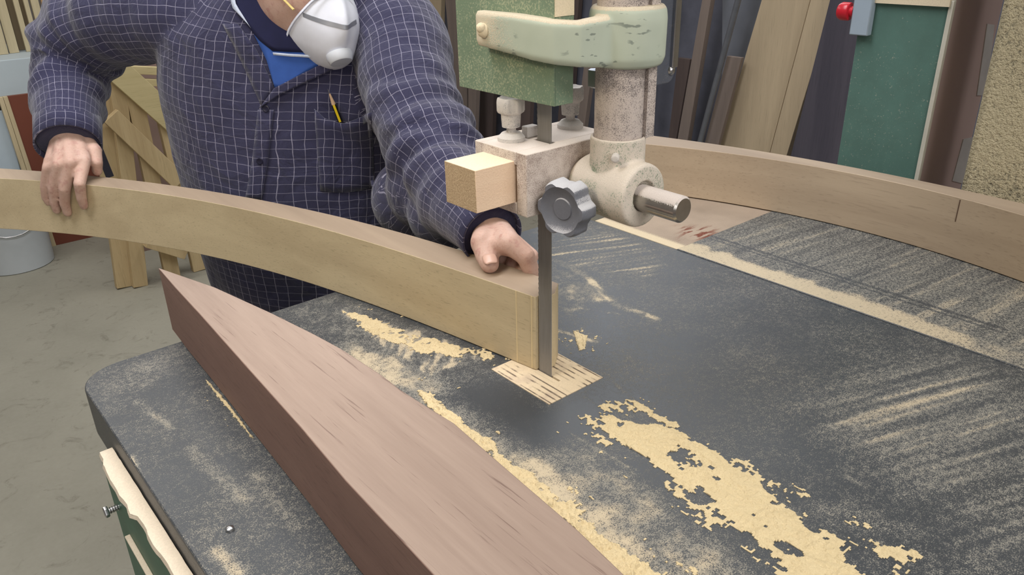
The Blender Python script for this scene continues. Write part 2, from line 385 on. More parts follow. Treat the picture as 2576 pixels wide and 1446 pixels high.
saw = empty('band_saw', (0, 0, 0), 'large green band saw with dark dusty iron table and narrow vertical blade', 'band saw')
HOLE = (-.044, .0455, -.0555, .052)
r_ = .05
outl = [(TX0+r_-r_*math.sin(a), TY1-r_+r_*math.cos(a)) for a in np.linspace(0, PI/2, 12)]
outl += [(TX0, y) for y in np.linspace(.3, TY0, 8)] + [(x, TY0) for x in np.linspace(-.3, TX1, 6)] + [(TX1, y) for y in np.linspace(-.7, TY1, 8)] + [(x, TY1) for x in np.linspace(.35, -.35, 6)]
table = slab('table', dusty_top(TX0, TX1, TY0, TY1, T, .0028, dens_main, HOLE, (1, 1, r_)), T-.062, outl, M_TABLE, saw, HOLE, 'dark iron saw table with sawdust on it')
build(MB().lathe((-.403, -.012, T), (0, 0, 1), [(-.004, .0035), (.0005, .0042), (.003, .0036), (.0042, .0015)], 20), 'screw_head', M_STEEL, table, label='shiny round screw head')

# insert with grooves
g = G('insert_wood'); v = g.co(); xx = g.xyz(v)
gr = g.noise(g.map(v, (1, .035, 1)), 150, 2, .5); gate = g.noise(v, 42, 3, .6); fl = g.noise(v, 900, 2, .7)
lines = g.ma('SINE', g.ma('ADD', g.ma('MULTIPLY', xx[0], 2*PI/.0083), g.ma('MULTIPLY', gr, 1.6)))
side = g.step(g.ma('ABSOLUTE', xx[0]), .005, .016)
lf = g.ma('MULTIPLY', g.ma('MULTIPLY', g.step(lines, .45, .9), g.step(g.ma('ADD', gate, g.ma('MULTIPLY', xx[1], -1.6)), .4, .6)), side)
c = g.mix(fl, srgb(196, 176, 146), srgb(228, 210, 180))
c = g.mix(g.ma('MULTIPLY', g.step(g.noise(v, 30, 3), .5, .7), .4), c, srgb(160, 140, 128))
M_INS = g.out(g.mix(g.ma('MULTIPLY', lf, .85), c, srgb(74, 60, 52)), .9); g.bump(fl, .4, .001)
mb = MB()
for a, b in (((HOLE[0]+.0006, HOLE[2]+.0006), (-.0016, HOLE[3]-.0006)), ((.0016, HOLE[2]+.0006), (HOLE[1]-.0006, HOLE[3]-.0006)), ((-.0016, .014), (.0016, HOLE[3]-.0006)), ((-.0016, HOLE[2]+.0006), (.0016, -.026))):
    mb.box((a[0], a[1], T-.05), (b[0], b[1], T+.0006))
build(mb, 'table_insert', M_INS, saw, smooth=False, label='square pale wooden insert with dark grooves and a slot for the blade')

# blade with teeth on the feed edge
mb = MB(); zs = np.arange(.62, 2.2, .006); t = .0006; prev = None
for k, z in enumerate(zs):
    rows = [mb.verts([(-t, -.0115, zz), (t, -.0115, zz), (t, yy, zz), (-t, yy, zz)]) for zz, yy in ((z, .0098), (z+.0045, .0106))]
    for rw in rows:
        if prev:
            for i in range(4): mb.face((prev[i], prev[(i+1) % 4], rw[(i+1) % 4], rw[i]))
        else: mb.face(rw)
        prev = rw
mb.face(prev)
build(mb, 'blade', M_BLADE, saw, smooth=False, label='narrow grey toothed steel blade')

# guide block: square channel holding the wooden bar
BX0, BX1, BY0, BY1, BZ0, BZ1 = -.0515, .078, -.030, .0555, 1.172, 1.240
mb = MB()
mb.box((BX0, -.0138, BZ1-.0145), (-.004, .0445, BZ1)); mb.box((.004, -.0138, BZ1-.0145), (BX1, .0445, BZ1)); mb.box((-.004, .013, BZ1-.0145), (.004, .0445, BZ1))
mb.box((BX0, BY0, BZ0), (BX1, -.0138, BZ1)); mb.box((BX0, .0445, BZ0), (BX1, BY1, BZ1))
mb.box((BX0, -.0135, BZ0), (-.004, .0445, BZ0+.013)); mb.box((.004, -.0135, BZ0), (BX1, .0445, BZ0+.013)); mb.box((.06, -.0135, BZ0+.013), (BX1, .0445, BZ1-.014))
M_BLOCK = dusty('guide_block_metal', srgb(162, 144, 134), .72, .45, top=.9, dust=srgb(216, 204, 194), grain=900, patch=18)
block = build(mb, 'guide_block', M_BLOCK, saw, bevel=.0012, label='dusty grey metal block clamped round the blade')
M_BAR = dusty('pine_bar', srgb(222, 190, 152), .30, .7, top=1.2, dust=srgb(222, 204, 176), grain=420, patch=16)
g = G('pine_bar_sawn'); v = g.co(); fl = g.noise(v, 480, 3, .7); nn = g.n('ShaderNodeNewGeometry').outputs['Normal']
nrm = g.xyz(nn); ef = g.ma('MULTIPLY', g.step(g.ma('MULTIPLY', nrm[0], -1.0), .6, .9), 1.0)
c = g.mix(g.noise(g.map(v, (.08, 1, 1)), 60, 3), srgb(222, 188, 158), srgb(236, 210, 182))
c = g.mix(ef, c, g.mix(fl, srgb(138, 112, 84), srgb(206, 184, 150)))
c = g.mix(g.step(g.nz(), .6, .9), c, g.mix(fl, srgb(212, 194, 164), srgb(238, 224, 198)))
M_BAR = g.out(c, .85); g.bump(fl, .5, .002)
build(MB().box((-.1025, -.0105, 1.1845), (.055, .042, 1.2295)), 'guide_bar', M_BAR, saw, bevel=.0006, label='square pale pine bar end sticking out of the guide block')

def star_knob(c, axis, r, h, lobes=6, name='clamp_knob', m=M_KNOB, depth=.16, stem=None, label=None):
    a = Vector(axis).normalized(); c = Vector(c); t = Vector((0, 0, 1)) if abs(a.z) < .9 else Vector((1, 0, 0)); x = a.cross(t).normalized(); y = a.cross(x); mb = MB(); rings = []
    n = 72
    for hh, k in ((0, .80), (.08, .93), (.2, 1), (.72, 1), (.9, .97), (1.0, .92), (1.0, .86), (.84, .66), (.80, .42), (.84, .38), (.84, .05)):
        rings.append([c + a*(h*hh) + (x*math.cos(2*PI*j/n)+y*math.sin(2*PI*j/n))*r*k*((1+depth*max(-1, min(1, 1.7*math.cos(lobes*2*PI*j/n)))*.5) if .9 < k or k < .02 else 1) for j in range(n)])
    mb.loft(rings); o = build(mb, name, m, saw, label=label)
    return o
# front knob on its shaft
kn = star_knob((-.012, -.060, 1.186), (-.985, -.17, 0.0), .0285, .026, label='black star knob dusted grey on the front of the guide')
build(MB().lathe((.016, -.060, 1.186), (-1, 0, 0), [(0, .012), (.008, .0145), (.014, .0125), (.029, .0125)], 28), 'knob_collar', M_KNOBG, kn)
# clamp knobs on top
def top_knob(x, y, lab):
    k = star_knob((x, y, BZ1+.029), (0, 0, 1), .0142, .017, 6, 'clamp_knob', M_KNOBG, .12, label=lab)
    build(MB().lathe((x, y, BZ1), (0, 0, 1), [(-.001, .0150), (.004, .0148), (.0085, .0105), (.0095, .0052), (.0145, .0052), (.0150, .0098), (.029, .0108)], 28), 'knob_stem', M_KNOBG, k)
top_knob(-.024, .026, 'small dusty clamp knob on the near end of the block')
top_knob(.062, .024, 'small dusty clamp knob on the far end of the block')
build(MB().box((-.006, .020, BZ1), (.010, .030, BZ1+.012)), 'guide_stop', M_KNOBG, saw, bevel=.001)

# post, lower socket and boss
PX, PY = .0345, -.075
mb = MB(); prof = []
mb.loft([[(PX+.0248*math.cos(a)*(1 if math.cos(a-.2) < .93 else .93/math.cos(a-.2)), PY+.0248*math.sin(a), z) for a in np.linspace(0, 2*PI, 41)[:-1]] for z in (1.235, 2.2)])
mb.box((PX+.013, PY-.0255, 1.252), (PX+.0255, PY-.014, 2.2))
build(mb, 'guide_post', M_POST, saw, label='thick dusty steel post carrying the blade guide')
mb = MB()
mb.lathe((PX, PY, 1.168), (0, 0, 1), [(0, .012), (.008, .022), (.02, .028), (.036, .030), (.046, .0290), (.05, .0285), (.084, .0285), (.086, .0278), (.086, .0252), (.078, .0250)], 48)
mb.lathe((.031, -.06, 1.198), (0, -1, 0), [(-.035, .020), (-.02, .030), (.02, .033), (.05, .0335), (.056, .0325), (.057, .029), (.057, .016), (.05, .0155)], 48)
mb.tube([(.066, -.022, 1.200), (.05, -.035, 1.200), (.035, -.055, 1.199)], [.026, .027, .030], 24)
mb.tube([(.03, -.058, 1.187), (.012, -.060, 1.186), (.004, -.060, 1.186)], [.022, .017, .016], 24)
M_SOCK = dusty('dusty_green_socket', srgb(122, 142, 118), .82, .5, top=.9, dust=srgb(214, 203, 190), grain=800, patch=24)
sock = build(mb, 'guide_casting', M_SOCK, saw, label='dusty casting with round socket and boss, green paint showing')
_rm = sock.modifiers.new('r', 'REMESH'); _rm.mode = 'VOXEL'; _rm.voxel_size = .0016; _rm.use_smooth_shade = True
_sm = sock.modifiers.new('s', 'SMOOTH'); _sm.factor = .5; _sm.iterations = 6
build(MB().lathe((PX-.026, PY-.021, 1.238), (-.75, -.62, 0), [(-.006, .0042), (.003, .0042), (.004, .003), (.0041, .002)], 16), 'set_screw', M_KNOBG, sock)
build(MB().tube([(.031, -.1, 1.196), (.031, -.165, 1.196), (.031, -.167, 1.196)], [.0135, .0135, .0115], 32), 'guide_rod', dusty('rod_steel', srgb(176, 172, 166), .12, .22, metal=.9, top=.95, dust=srgb(206, 196, 190), grain=1000, patch=14), saw, label='bright steel rod with dust on top')
# upper bracket: ring and bent arm, then guard it is bolted to
mb = MB()
mb.lathe((PX+.008, PY, 1.317), (0, 0, 1), [(0.005, .030), (.007, .035), (.014, .0378), (.050, .0382), (.0585, .037), (.0625, .034), (.0625, .026)], 56)
arm = []
path = [(-.041, .050), (-.041, .02), (-.041, -.012), (-.040, -.035), (-.034, -.055), (-.020, -.07), (0, -.075), (.02, -.078)]
for i, (x, y) in enumerate(path):
    a = Vector(path[min(i+1, len(path)-1)])-Vector(path[max(i-1, 0)]); a.normalize(); nx, ny = -a.y, a.x
    w = .0075+.0045*(i/7); zl = 1.339-.010*(i/7)*1.6; zt = 1.373-.004*sstep(np.array(float(i)), 2, 5)+.004*sstep(np.array(float(i)), 5, 7)
    arm.append([(x+nx*w, y+ny*w, zl+.004), (x+nx*(w*.7), y+ny*w*.7, zl), (x-nx*w*.7, y-ny*w*.7, zl), (x-nx*w, y-ny*w, zl+.005), (x-nx*w, y-ny*w, float(zt)-.004), (x-nx*w*.7, y-ny*w*.7, float(zt)), (x+nx*w*.7, y+ny*w*.7, float(zt)), (x+nx*w, y+ny*w, float(zt)-.003)])
mb.loft(arm)
g = G('pale_green_casting'); v = g.co(); fl = g.noise(v, 800, 2, .7); pat = g.noise(v, 14, 3); mk = g.noise(g.map(v, (1, .6, 2.4), (.5, .3, .6)), 95, 2, .5)
c = g.mix(pat, srgb(152, 162, 146), srgb(190, 198, 182))
lm = g.ma('MULTIPLY', g.step(mk, .60, .66), g.step(g.noise(v, 26, 1), .5, .6)); c = g.mix(g.ma('MULTIPLY', lm, .7), c, srgb(96, 106, 100))
yy = g.xyz(v)[1]; d = g.ma('ADD', g.ma('MULTIPLY', g.step(g.nz(), .3, .8), 1.0), g.ma('MULTIPLY', g.step(yy, -.05, .06), .55))
f = g.step(g.ma('SUBTRACT', g.ma('ADD', d, g.ma('MULTIPLY', g.noise(v, 60, 3), .3)), g.ma('MULTIPLY', fl, 1.1)), -.2, .15)
M_CASTG = g.out(g.mix(f, c, g.mix(fl, srgb(180, 168, 146), srgb(222, 210, 188))), .7); g.bump(g.ma('MULTIPLY', fl, f), .5, .0015)
br = build(mb, 'guide_bracket', M_CASTG, saw, label='pale green bracket bent from the guard round the post')
_rm = br.modifiers.new('r', 'REMESH'); _rm.mode = 'VOXEL'; _rm.voxel_size = .0016; _rm.use_smooth_shade = True
_sm = br.modifiers.new('s', 'SMOOTH'); _sm.factor = .5; _sm.iterations = 5
M_HEAP = dusty('caked_dust', srgb(190, 176, 148), 1.0, .9, top=1.0, dust=srgb(218, 204, 176), grain=500)
mb = MB().lathe((-.048, .036, 1.355), (-1, 0, 0), [(-.002, .0065), (.002, .0075), (.005, .006), (.007, .003)], 16)
mb.ball((-.053, .035, 1.358), .0052, 2)
build(mb, 'bracket_bolt', M_HEAP, br)
build(MB().lathe((-.0477, -.006, 1.353), (-1, 0, 0), [(-.002, .0032), (.0006, .0032), (.0007, .0018)], 14), 'bracket_screw', plain('dark_hole', srgb(84, 80, 70), .8), br)
build(MB().lathe((PX-.012, PY+.02, 1.300), (0, 0, 1), [(0, .006), (.002, .0095), (.018, .0095)], 6), 'bracket_nut', M_STEEL, br)
mb = MB().box((-.033, -.0510, 1.2885), (-.031, .104, 1.95)); mb.box((-.031, -.0510, 1.2885), (-.007, -.049, 1.95)); mb.box((-.031, .102, 1.2885), (-.007, .104, 1.95)); mb.box((-.031, -.049, 1.93), (-.007, .102, 1.95))
build(mb, 'blade_guard', M_GUARD, saw, bevel=.0005, label='green sheet blade guard speckled with sawdust')
mb = MB(); gp = []
for a in np.linspace(-PI/2, 0, 8): gp.append((.163+.012*math.cos(a), 1.295+.012*math.sin(a)))
poly = [(.06, 1.283+.02)] + [(.09, 1.283)] + gp + [(.172, 1.95), (.06, 1.95)]
a = mb.verts([(x, -.030, z) for x, z in poly]); b = mb.verts([(x, -.026, z) for x, z in poly]); mb.face(a); mb.face(b[::-1])
for i in range(len(poly)): mb.face((a[i], b[i], b[(i+1) % len(poly)], a[(i+1) % len(poly)]))
gpl = build(mb, 'guide_plate', M_DARKP, saw, bevel=.0005, label='dark grey sheet plate behind the post')
mb = MB().box((.1655, -.0345, 1.30), (.1755, -.0225, 1.95)); mb.ball((.1690, -.028, 1.297), .0065, 2)
build(mb, 'plate_edging', M_STEEL, gpl, bevel=.001, label='shiny crumpled metal edging')

build(MB().box((-.0325, -.0520, 1.372), (-.0078, -.0511, 1.95)), 'dust_layer', M_HEAP, saw, smooth=False, label='tan dust caked on the guard edge')
# machine body: pedestal, side rail, column, upper wheel housing
rail = build(MB().box((-.4565, -.8, .70), (-.4410, .247, .9155)), 'side_panel', M_GREEN, saw, bevel=.001, label='green steel side panel under the table edge')
M_LEDGE = dusty('caked_ledge', srgb(190, 176, 150), 1.0, .9, top=1.0, dust=srgb(214, 200, 180), grain=500)
mb = MB(); rows = []
for i, y in enumerate(np.linspace(.2465, -.8, 120)):
    w = .0012*(vnoise(np.array(y*60), np.array(1.), 3)-.5)*2 + (.0035 if (int((y+2)*9) % 2) else 0)
    h = .0035+.003*float(vnoise(np.array(y*90), np.array(2.), 7)); rows.append([(-.4580-w, y, .9158), (-.4565-w, y, .9155+h), (-.4425, y, .9157+h), (-.4412, y, .9158)])
mb.loft(rows)
build(mb, 'dust_layer', M_LEDGE, rail, label='thick pale sawdust caked on the panel ledge')
mb = MB(); mb.lathe((-.4565, .2145, .863), (-1, 0, 0), [(-.002, .0032), (.010, .0032), (.0105, .0032)], 14)
mb.lathe((-.4675, .2145, .863), (-1, 0, 0), [(0, .0058), (.0012, .0064), (.004, .0064), (.005, .005)], 6)
for k in range(4): mb.lathe((-.4575-.0025*k, .2145, .863), (-1, 0, 0), [(0, .0034), (.0006, .0042), (.0012, .0034)], 14)
build(mb, 'panel_bolt', M_STEEL, rail, label='shiny zinc bolt')
build(MB().box((-.4625, -.8, .838), (-.4566, .19, .8405)), 'panel_seam', M_LEDGE, rail, bevel=.0008, label='dusty lower seam')
build(MB().box((-.38, -.62, 0), (.36, .30, T-.062)), 'base_cabinet', M_GREEN, saw, bevel=.01)

# ---- column on the far side of the throat
column = build(MB().box((.853, -.044, 0), (1.07, .104, 2.6)), 'column', plain('grimy_brown_paint', srgb(192, 168, 164), .5, var=.12, sc=5), saw, bevel=.004, label='brown grimy machine column beyond the table')
build(MB().box((.8475, -.046, .2), (.853, .104, 1.322)), 'column_cover', M_COLGREEN, column, bevel=.001, label='green cover panel flecked with sawdust')
build(MB().box((.844, -.0505, 0.2), (.854, -.0435, 1.326)), 'cover_edge', plain('dusty_pale_edge', srgb(196, 192, 178), .85), column, bevel=.001, label='pale dust-covered edge strip')
build(MB().box((.8485, -.046, 1.332), (.853, .104, 2.58)), 'column_cover', M_COLGREEN, column, bevel=.001)
build(MB().box((.840, -.046, 1.3165), (.853, .104, 1.328)), 'cover_ledge', M_HEAP, column)
for q in (((2484, 60), (2502, 62), (2482, 240), (2458, 240)), ((2424, 350), (2448, 345), (2424, 462), (2396, 455))):
    p_ = [Yp(*c_, -.0455) for c_ in q]; mb = MB().hexa([p_[0], p_[1], p_[2], p_[3]]+[c_+Vector((0, .0015, 0)) for c_ in p_])
    build(mb, 'tape_strip', plain('grey_tape', srgb(196, 192, 192), .6), column, smooth=False, label='pale grey strip along the edge')
ctl = build(MB().box((.832, .078, 1.262), (.8475, .112, 1.55)), 'control_box', plain('grey_box_paint', srgb(152, 166, 178), .45, var=.04), saw, bevel=.002, label='grey control box on the column')
bt = MB().lathe((.84, .112, 1.300), (0, 1, 0), [(0, .009), (.006, .009), (.007, .0145), (.009, .0155), (.022, .0155), (.027, .0130), (.0275, .002)], 28)
build(bt, 'stop_button', plain('red_plastic', srgb(190, 34, 48), .3, var=.05), ctl, label='red round stop button')
build(MB().box((-.16, -.125, 1.98), (1.25, .125, 2.62)), 'upper_wheel_housing', M_GREEN, saw, bevel=.06, seg=4)

# ================================================================== EXTENSION TABLE
def dens_ext(x, y):
    n = fbm(x*40, y*40, 13); d0 = x-.434
    D = .42+.40*(streak(x, y, A_E, 130, 33, 24)-.45)+.10*(n-.5)+.12*sstep(-y, .1, .5)
    D = np.maximum(D, (1-sstep(d0, .015+.02*n, .06+.03*n))*(.85+.3*(n-.5))*(1-.35*sstep(-y, .15, .4)))
    gl = np.minimum(np.abs(x-.512), np.abs(x-.524)); D = D*(1-.55*(1-sstep(gl, .0015, .0035))*(y > -.33))
    return D
ext = None
e_out = [(.4345, y) for y in np.linspace(.146, -.8, 8)]+[(x, -.8) for x in (.55, .7)]+[(.792, y) for y in np.linspace(-.8, .146, 8)]+[(x, .146) for x in (.7, .55)]
ext = slab('extension_table', dusty_top(.4345, .792, -.8, .146, T+.002, .0035, dens_ext), T-.04, e_out, M_TABLE, saw, None, 'grey dust-filmed extension table')
g = G('rusty_plate'); v = g.co(); fl = g.noise(v, 700, 2, .7); n1 = g.noise(v, 9, 4, .6)
c = g.mix(n1, srgb(126, 112, 98), srgb(172, 154, 136)); rx = g.xyz(v)
st = g.noise(g.map(v, (.35, 1.6, 1), (0, 0, .5)), 55, 3, .7)
pm = g.ma('ADD', g.ma('ABSOLUTE', g.ma('SUBTRACT', rx[0], .52)), g.ma('ABSOLUTE', g.ma('SUBTRACT', rx[1], .17)))
rust = g.ma('MULTIPLY', g.step(st, .47, .58), g.ma('SUBTRACT', 1.0, g.step(pm, .02, .07)))
c = g.mix(rust, c, srgb(104, 50, 34))
fd = g.step(g.ma('SUBTRACT', g.ma('ADD', g.ma('SUBTRACT', 1.0, g.step(rx[0], .436, .465)), .25), fl), -.2, .15)
c = g.mix(fd, c, g.mix(fl, srgb(176, 160, 134), srgb(214, 198, 168)))
M_PLATE = g.out(c, .75); g.bump(fl, .3, .001)
build(MB().box((.4345, .1475, T-.012), (.792, .34, T+.0012)), 'steel_plate', M_PLATE, ext, bevel=.0008, label='brown rust-stained steel plate thick with dust')
build(MB().box((.42, -.6, .2), (.785, .28, T-.04)), 'throat_casting', M_GREEN, saw, bevel=.01)

# ================================================================== BOARDS AND BEAM
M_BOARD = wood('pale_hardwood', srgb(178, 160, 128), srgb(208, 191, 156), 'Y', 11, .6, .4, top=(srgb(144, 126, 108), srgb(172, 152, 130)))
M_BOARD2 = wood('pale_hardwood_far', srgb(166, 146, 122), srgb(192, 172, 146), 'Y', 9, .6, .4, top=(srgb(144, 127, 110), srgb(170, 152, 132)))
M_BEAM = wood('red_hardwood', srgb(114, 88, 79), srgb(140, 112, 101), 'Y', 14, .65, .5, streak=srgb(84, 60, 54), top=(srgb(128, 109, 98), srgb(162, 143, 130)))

FB = np.polyfit([.008, .054, .112, .258, .383, .513, .60, .795, .905, 1.05], [-.006, -.0115, -.019, -.045, -.074, -.116, -.145, -.222, -.288, -.39], 3)
BB = np.polyfit([.0, .057, .181, .31, .468, .718, .933, 1.119], [.042, .038, .026, -.004, -.050, -.146, -.243, -.372], 3)
def xf(y): return float(np.polyval(FB, y))
def xb(y): return float(np.polyval(BB, y))
BH = .100; ZB = T+.0012
mb = MB(); poly = []
ys = np.linspace(.0118, 1.62, 60)
fr = [(xf(y), y) for y in ys]; bk = [(xb(y), y) for y in np.linspace(.0215, 1.70, 60)]
poly = [(.0022, .0118), (xf(.0118), .0118)] + fr[1:] + bk[::-1] + [(.020, .0035), (.0022, .002)]
mb.prism(poly, ZB, ZB+BH)
board = build(mb, 'curved_board', M_BOARD, None, bevel=.0008, origin=(0, 0, ZB))
tag(board, 'long pale arched board held by the man and being cut at the blade', 'wooden board', 'pale arched boards')
mb = MB()
for y0, y1, d in ((.0165, .0180, .0007), (.0405, .0420, .0004)):
    mb.hexa([(xf(y0)-d, y0, ZB+.001), (xf(y0)+.002, y0, ZB+.001), (xf(y1)+.002, y1, ZB+.001), (xf(y1)-d, y1, ZB+.001), (xf(y0)-d, y0, ZB+BH-.001), (xf(y0)+.002, y0, ZB+BH-.001), (xf(y1)+.002, y1, ZB+BH-.001), (xf(y1)-d, y1, ZB+BH-.001)])
build(mb, 'sawn_ridge', plain('fresh_cut_wood', srgb(216, 196, 154), .8), board, smooth=False)

b2f = np.polyfit([-.30, -.19, -.05, .08, .157, .25, .36], [.700, .712, .728, .722, .708, .682, .640], 2)
b2b = np.polyfit([-.30, -.25, -.1, .19, .42], [.757, .759, .765, .745, .69], 2)
ys = np.linspace(-.78, .52, 50); poly = [(float(np.polyval(b2f, y)), y) for y in ys] + [(float(np.polyval(b2b, y)), y) for y in ys[::-1]]
b2 = build(MB().prism(poly, T+.003, T+.003+.098), 'curved_board', M_BOARD2, None, bevel=.001, origin=(0, 0, T+.003))
tag(b2, 'second long pale arched board standing on the extension table behind the blade post', 'wooden board', 'pale arched boards')
mb = MB(); q = Zp(2403, 560, T+.06); fx = float(np.polyval(b2f, q.y)); mb.box((fx-.0004, q.y-.0008, T+.062), (fx+.004, q.y+.0008, T+.098))
build(mb, 'crack', plain('crack_dark', srgb(100, 78, 62), .9), b2, smooth=False)

BMH = .095
lf_ = [Zp(*q, T+BMH) for q in ((398, 673), (440, 722), (501, 788), (612, 913), (757, 1075), (869, 1208), (1000, 1348))]
rt_ = [Zp(*q, T+BMH) for q in ((398, 673), (540, 722), (683, 787), (792, 841), (857, 876), (959, 942), (1008, 980), (1095, 1035), (1141, 1063), (1306, 1206), (1453, 1332), (1569, 1444))]
def ext_to(l, y):
    d = (l[-1]-l[-2]); return l + [l[-1]+d*((y-l[-1].y)/d.y)]
lf_ = ext_to(lf_, -.62); rt_ = ext_to(rt_, -.62)
poly = [(p.x, p.y) for p in lf_] + [(p.x, p.y) for p in rt_[:0:-1]]
beam = build(MB().prism(poly, T+.0012, T+BMH), 'hardwood_beam', M_BEAM, None, bevel=.001, origin=(0, 0, T+.0012))
tag(beam, 'thick reddish brown beam tapering to a point, lying on the near side of the saw table', 'wooden beam')

# ================================================================== SAWDUST HEAPS (nobody could count the grains)
g = G('sawdust'); v = g.co(); fl = g.noise(v, 620, 3, .75); fm = g.noise(v, 60, 3)
M_SAW = g.out(g.mix(g.ma('ADD', g.ma('MULTIPLY', fl, .7), g.ma('MULTIPLY', fm, .3)), srgb(178, 157, 117), srgb(232, 214, 174)), .95); g.bump(fl, .8, .0015)
def heap(poly_px, label, seed, soft=.012, h=.0018, step=.0016, thr=.0, aniso=(60, 60), zbase=T, hole=.0, amp=1.5):
    P = [tuple(Zp(a, b, zbase)[:2]) for a, b in poly_px]; X = [p[0] for p in P]; Yv = [p[1] for p in P]
    xs = np.arange(min(X)-.01, max(X)+.01, step); ys = np.arange(max(min(Yv)-.01, TY0+.01), min(max(Yv)+.01, TY1-.004), step)
    gx, gy = np.meshgrid(xs, ys, indexing='ij'); sd = poly_sd(gx, gy, P)
    n = fbm(gx*aniso[0], gy*aniso[1], seed, 5); nf = fbm(gx*300, gy*300, seed+9, 2)
    s = sstep(sd, -soft*.4, soft) + (n-.5)*amp - .42 - hole*sstep(fbm(gx*45, gy*22, seed+3, 3), .56, .66) + (nf-.5)*1.0
    s = s - thr; zz = zbase + .0003 + h*np.clip(s, 0, 1)*(0.5+nf)
    k = s > 0; cell = k[:-1, :-1] & k[1:, :-1] & k[1:, 1:] & k[:-1, 1:]
    I = np.arange(gx.size).reshape(gx.shape); q = np.stack([I[:-1, :-1], I[1:, :-1], I[1:, 1:], I[:-1, 1:]], -1)[cell]
    used = np.unique(q); rem = -np.ones(gx.size, int); rem[used] = np.arange(len(used)); q = rem[q]
    V = np.stack([gx.ravel()[used], gy.ravel()[used], zz.ravel()[used]], -1); m = V.shape[0]
    # give it an underside so that it is a body, not a sheet
    Vb = V.copy(); Vb[:, 2] = zbase + .0001; F = [tuple(map(int, f)) for f in q] + [tuple(int(i)+m for i in f[::-1]) for f in q]
    ec = {}
    for f in q:
        for a, b in ((f[0], f[1]), (f[1], f[2]), (f[2], f[3]), (f[3], f[0])): ec[(int(a), int(b))] = 1
    for (a, b) in ec:
        if (b, a) not in ec: F.append((b, a, a+m, b+m))
    me = bpy.data.meshes.new('sawdust'); me.from_pydata([tuple(p) for p in np.vstack([V, Vb])], [], F); me.update()
    o = link('sawdust', me, M_SAW); return tag(o, label, 'sawdust', None, 'stuff')
heap(((1495, 1040), (1530, 1040), (1600, 1062), (1690, 1068), (1780, 1125), (1900, 1205), (1990, 1285), (2130, 1395), (2200, 1480), (2080, 1500), (1960, 1410), (1820, 1300), (1700, 1212), (1580, 1135), (1520, 1090)),
     'thick yellow sawdust heap streaming over the dark table right of the insert', 3, hole=.8, aniso=(60, 34), thr=-.34)
heap(((1560, 1000), (1600, 1005), (1650, 1040), (1720, 1070), (1700, 1085), (1610, 1035)), 'small broken sawdust patch between the insert and the big heap', 14, soft=.006, aniso=(90, 60))
heap(((850, 780), (900, 782), (1010, 828), (1120, 855), (1285, 903), (1270, 912), (1130, 900), (1060, 890), (960, 860), (900, 825)), 'pale sawdust spread along the bottom of the board being cut', 21, soft=.012, aniso=(60, 90), hole=.5)
heap(((1030, 975), (1080, 985), (1180, 1065), (1300, 1160), (1400, 1230), (1480, 1310), (1690, 1460), (1560, 1470), (1440, 1340), (1290, 1215), (1120, 1070)), 'sawdust ridge along the right edge of the reddish beam', 33, soft=.01, h=.003, aniso=(70, 50), hole=.4, thr=-.2)
heap(((512, 950), (530, 965), (580, 1020), (620, 1075), (640, 1105), (628, 1100), (590, 1050), (540, 990)), 'thin sawdust line along the left foot of the beam', 45, soft=.002, h=.002, step=.0009, thr=-.1, aniso=(90, 60), amp=.5)
heap(((1440, 830), (1480, 845), (1472, 880), (1455, 885)), 'little sawdust clump right of the cut board', 52, soft=.003, step=.0009, thr=-.1)

# ================================================================== THE MAN AT THE SAW
FV = Vector((-.68, -.73, 0)).normalized(); SV = Vector((-FV.y, FV.x, 0))      # chest faces FV, SV is towards his left arm
person = None
def se(a, e=2.4): c, s_ = math.cos(a), math.sin(a); return (abs(c)**(2/e)*(1 if c > 0 else -1), abs(s_)**(2/e)*(1 if s_ > 0 else -1))
TORSO = [(.66, .105, .800, .215, .142), (.80, .091, .790, .220, .150), (.95, .075, .778, .224, .150), (1.08, .072, .777, .232, .142), (1.20, .072, .770, .240, .132), (1.29, .078, .755, .238, .118), (1.345, .085, .742, .195, .102), (1.385, .088, .730, .130, .088), (1.41, .086, .722, .084, .078)]
def interp(z, k): return float(np.interp(z, [t[0] for t in TORSO], [t[k] for t in TORSO]))
def torso_rings(zs, n, grow=0.0, wr=0.0):
    rings = []; uvs = []
    for z in zs:
        c = Vector((interp(z, 1), interp(z, 2), z)); w = interp(z, 3)+grow; d = interp(z, 4)+grow; ring = []; uv = []
        for j in range(n+1):
            a = 2*PI*j/n - PI/2; ca, sa = se(a)
            k = 1
            if wr:
                q = np.array(math.cos(a)*2.2+5); q2 = np.array(math.sin(a)*2.2+9)
                k = 1 + wr*(float(fbm(q*1.6+z*6, q2*1.6+z*11, 3, 4))-.5)*2 + wr*.6*(float(fbm(q*4+z*22, q2*4-z*9, 8, 3))-.5)*2
            if j < n: ring.append(c + SV*(ca*w*k) + FV*(sa*d*k))
            u_ = (a+PI/2)*.185; uv.append((u_+.05*(z-1.1), z - .17*max(0, u_-.60) + .05*max(0, .56-u_)))
        rings.append(ring); uvs.append(uv)
    return rings, uvs

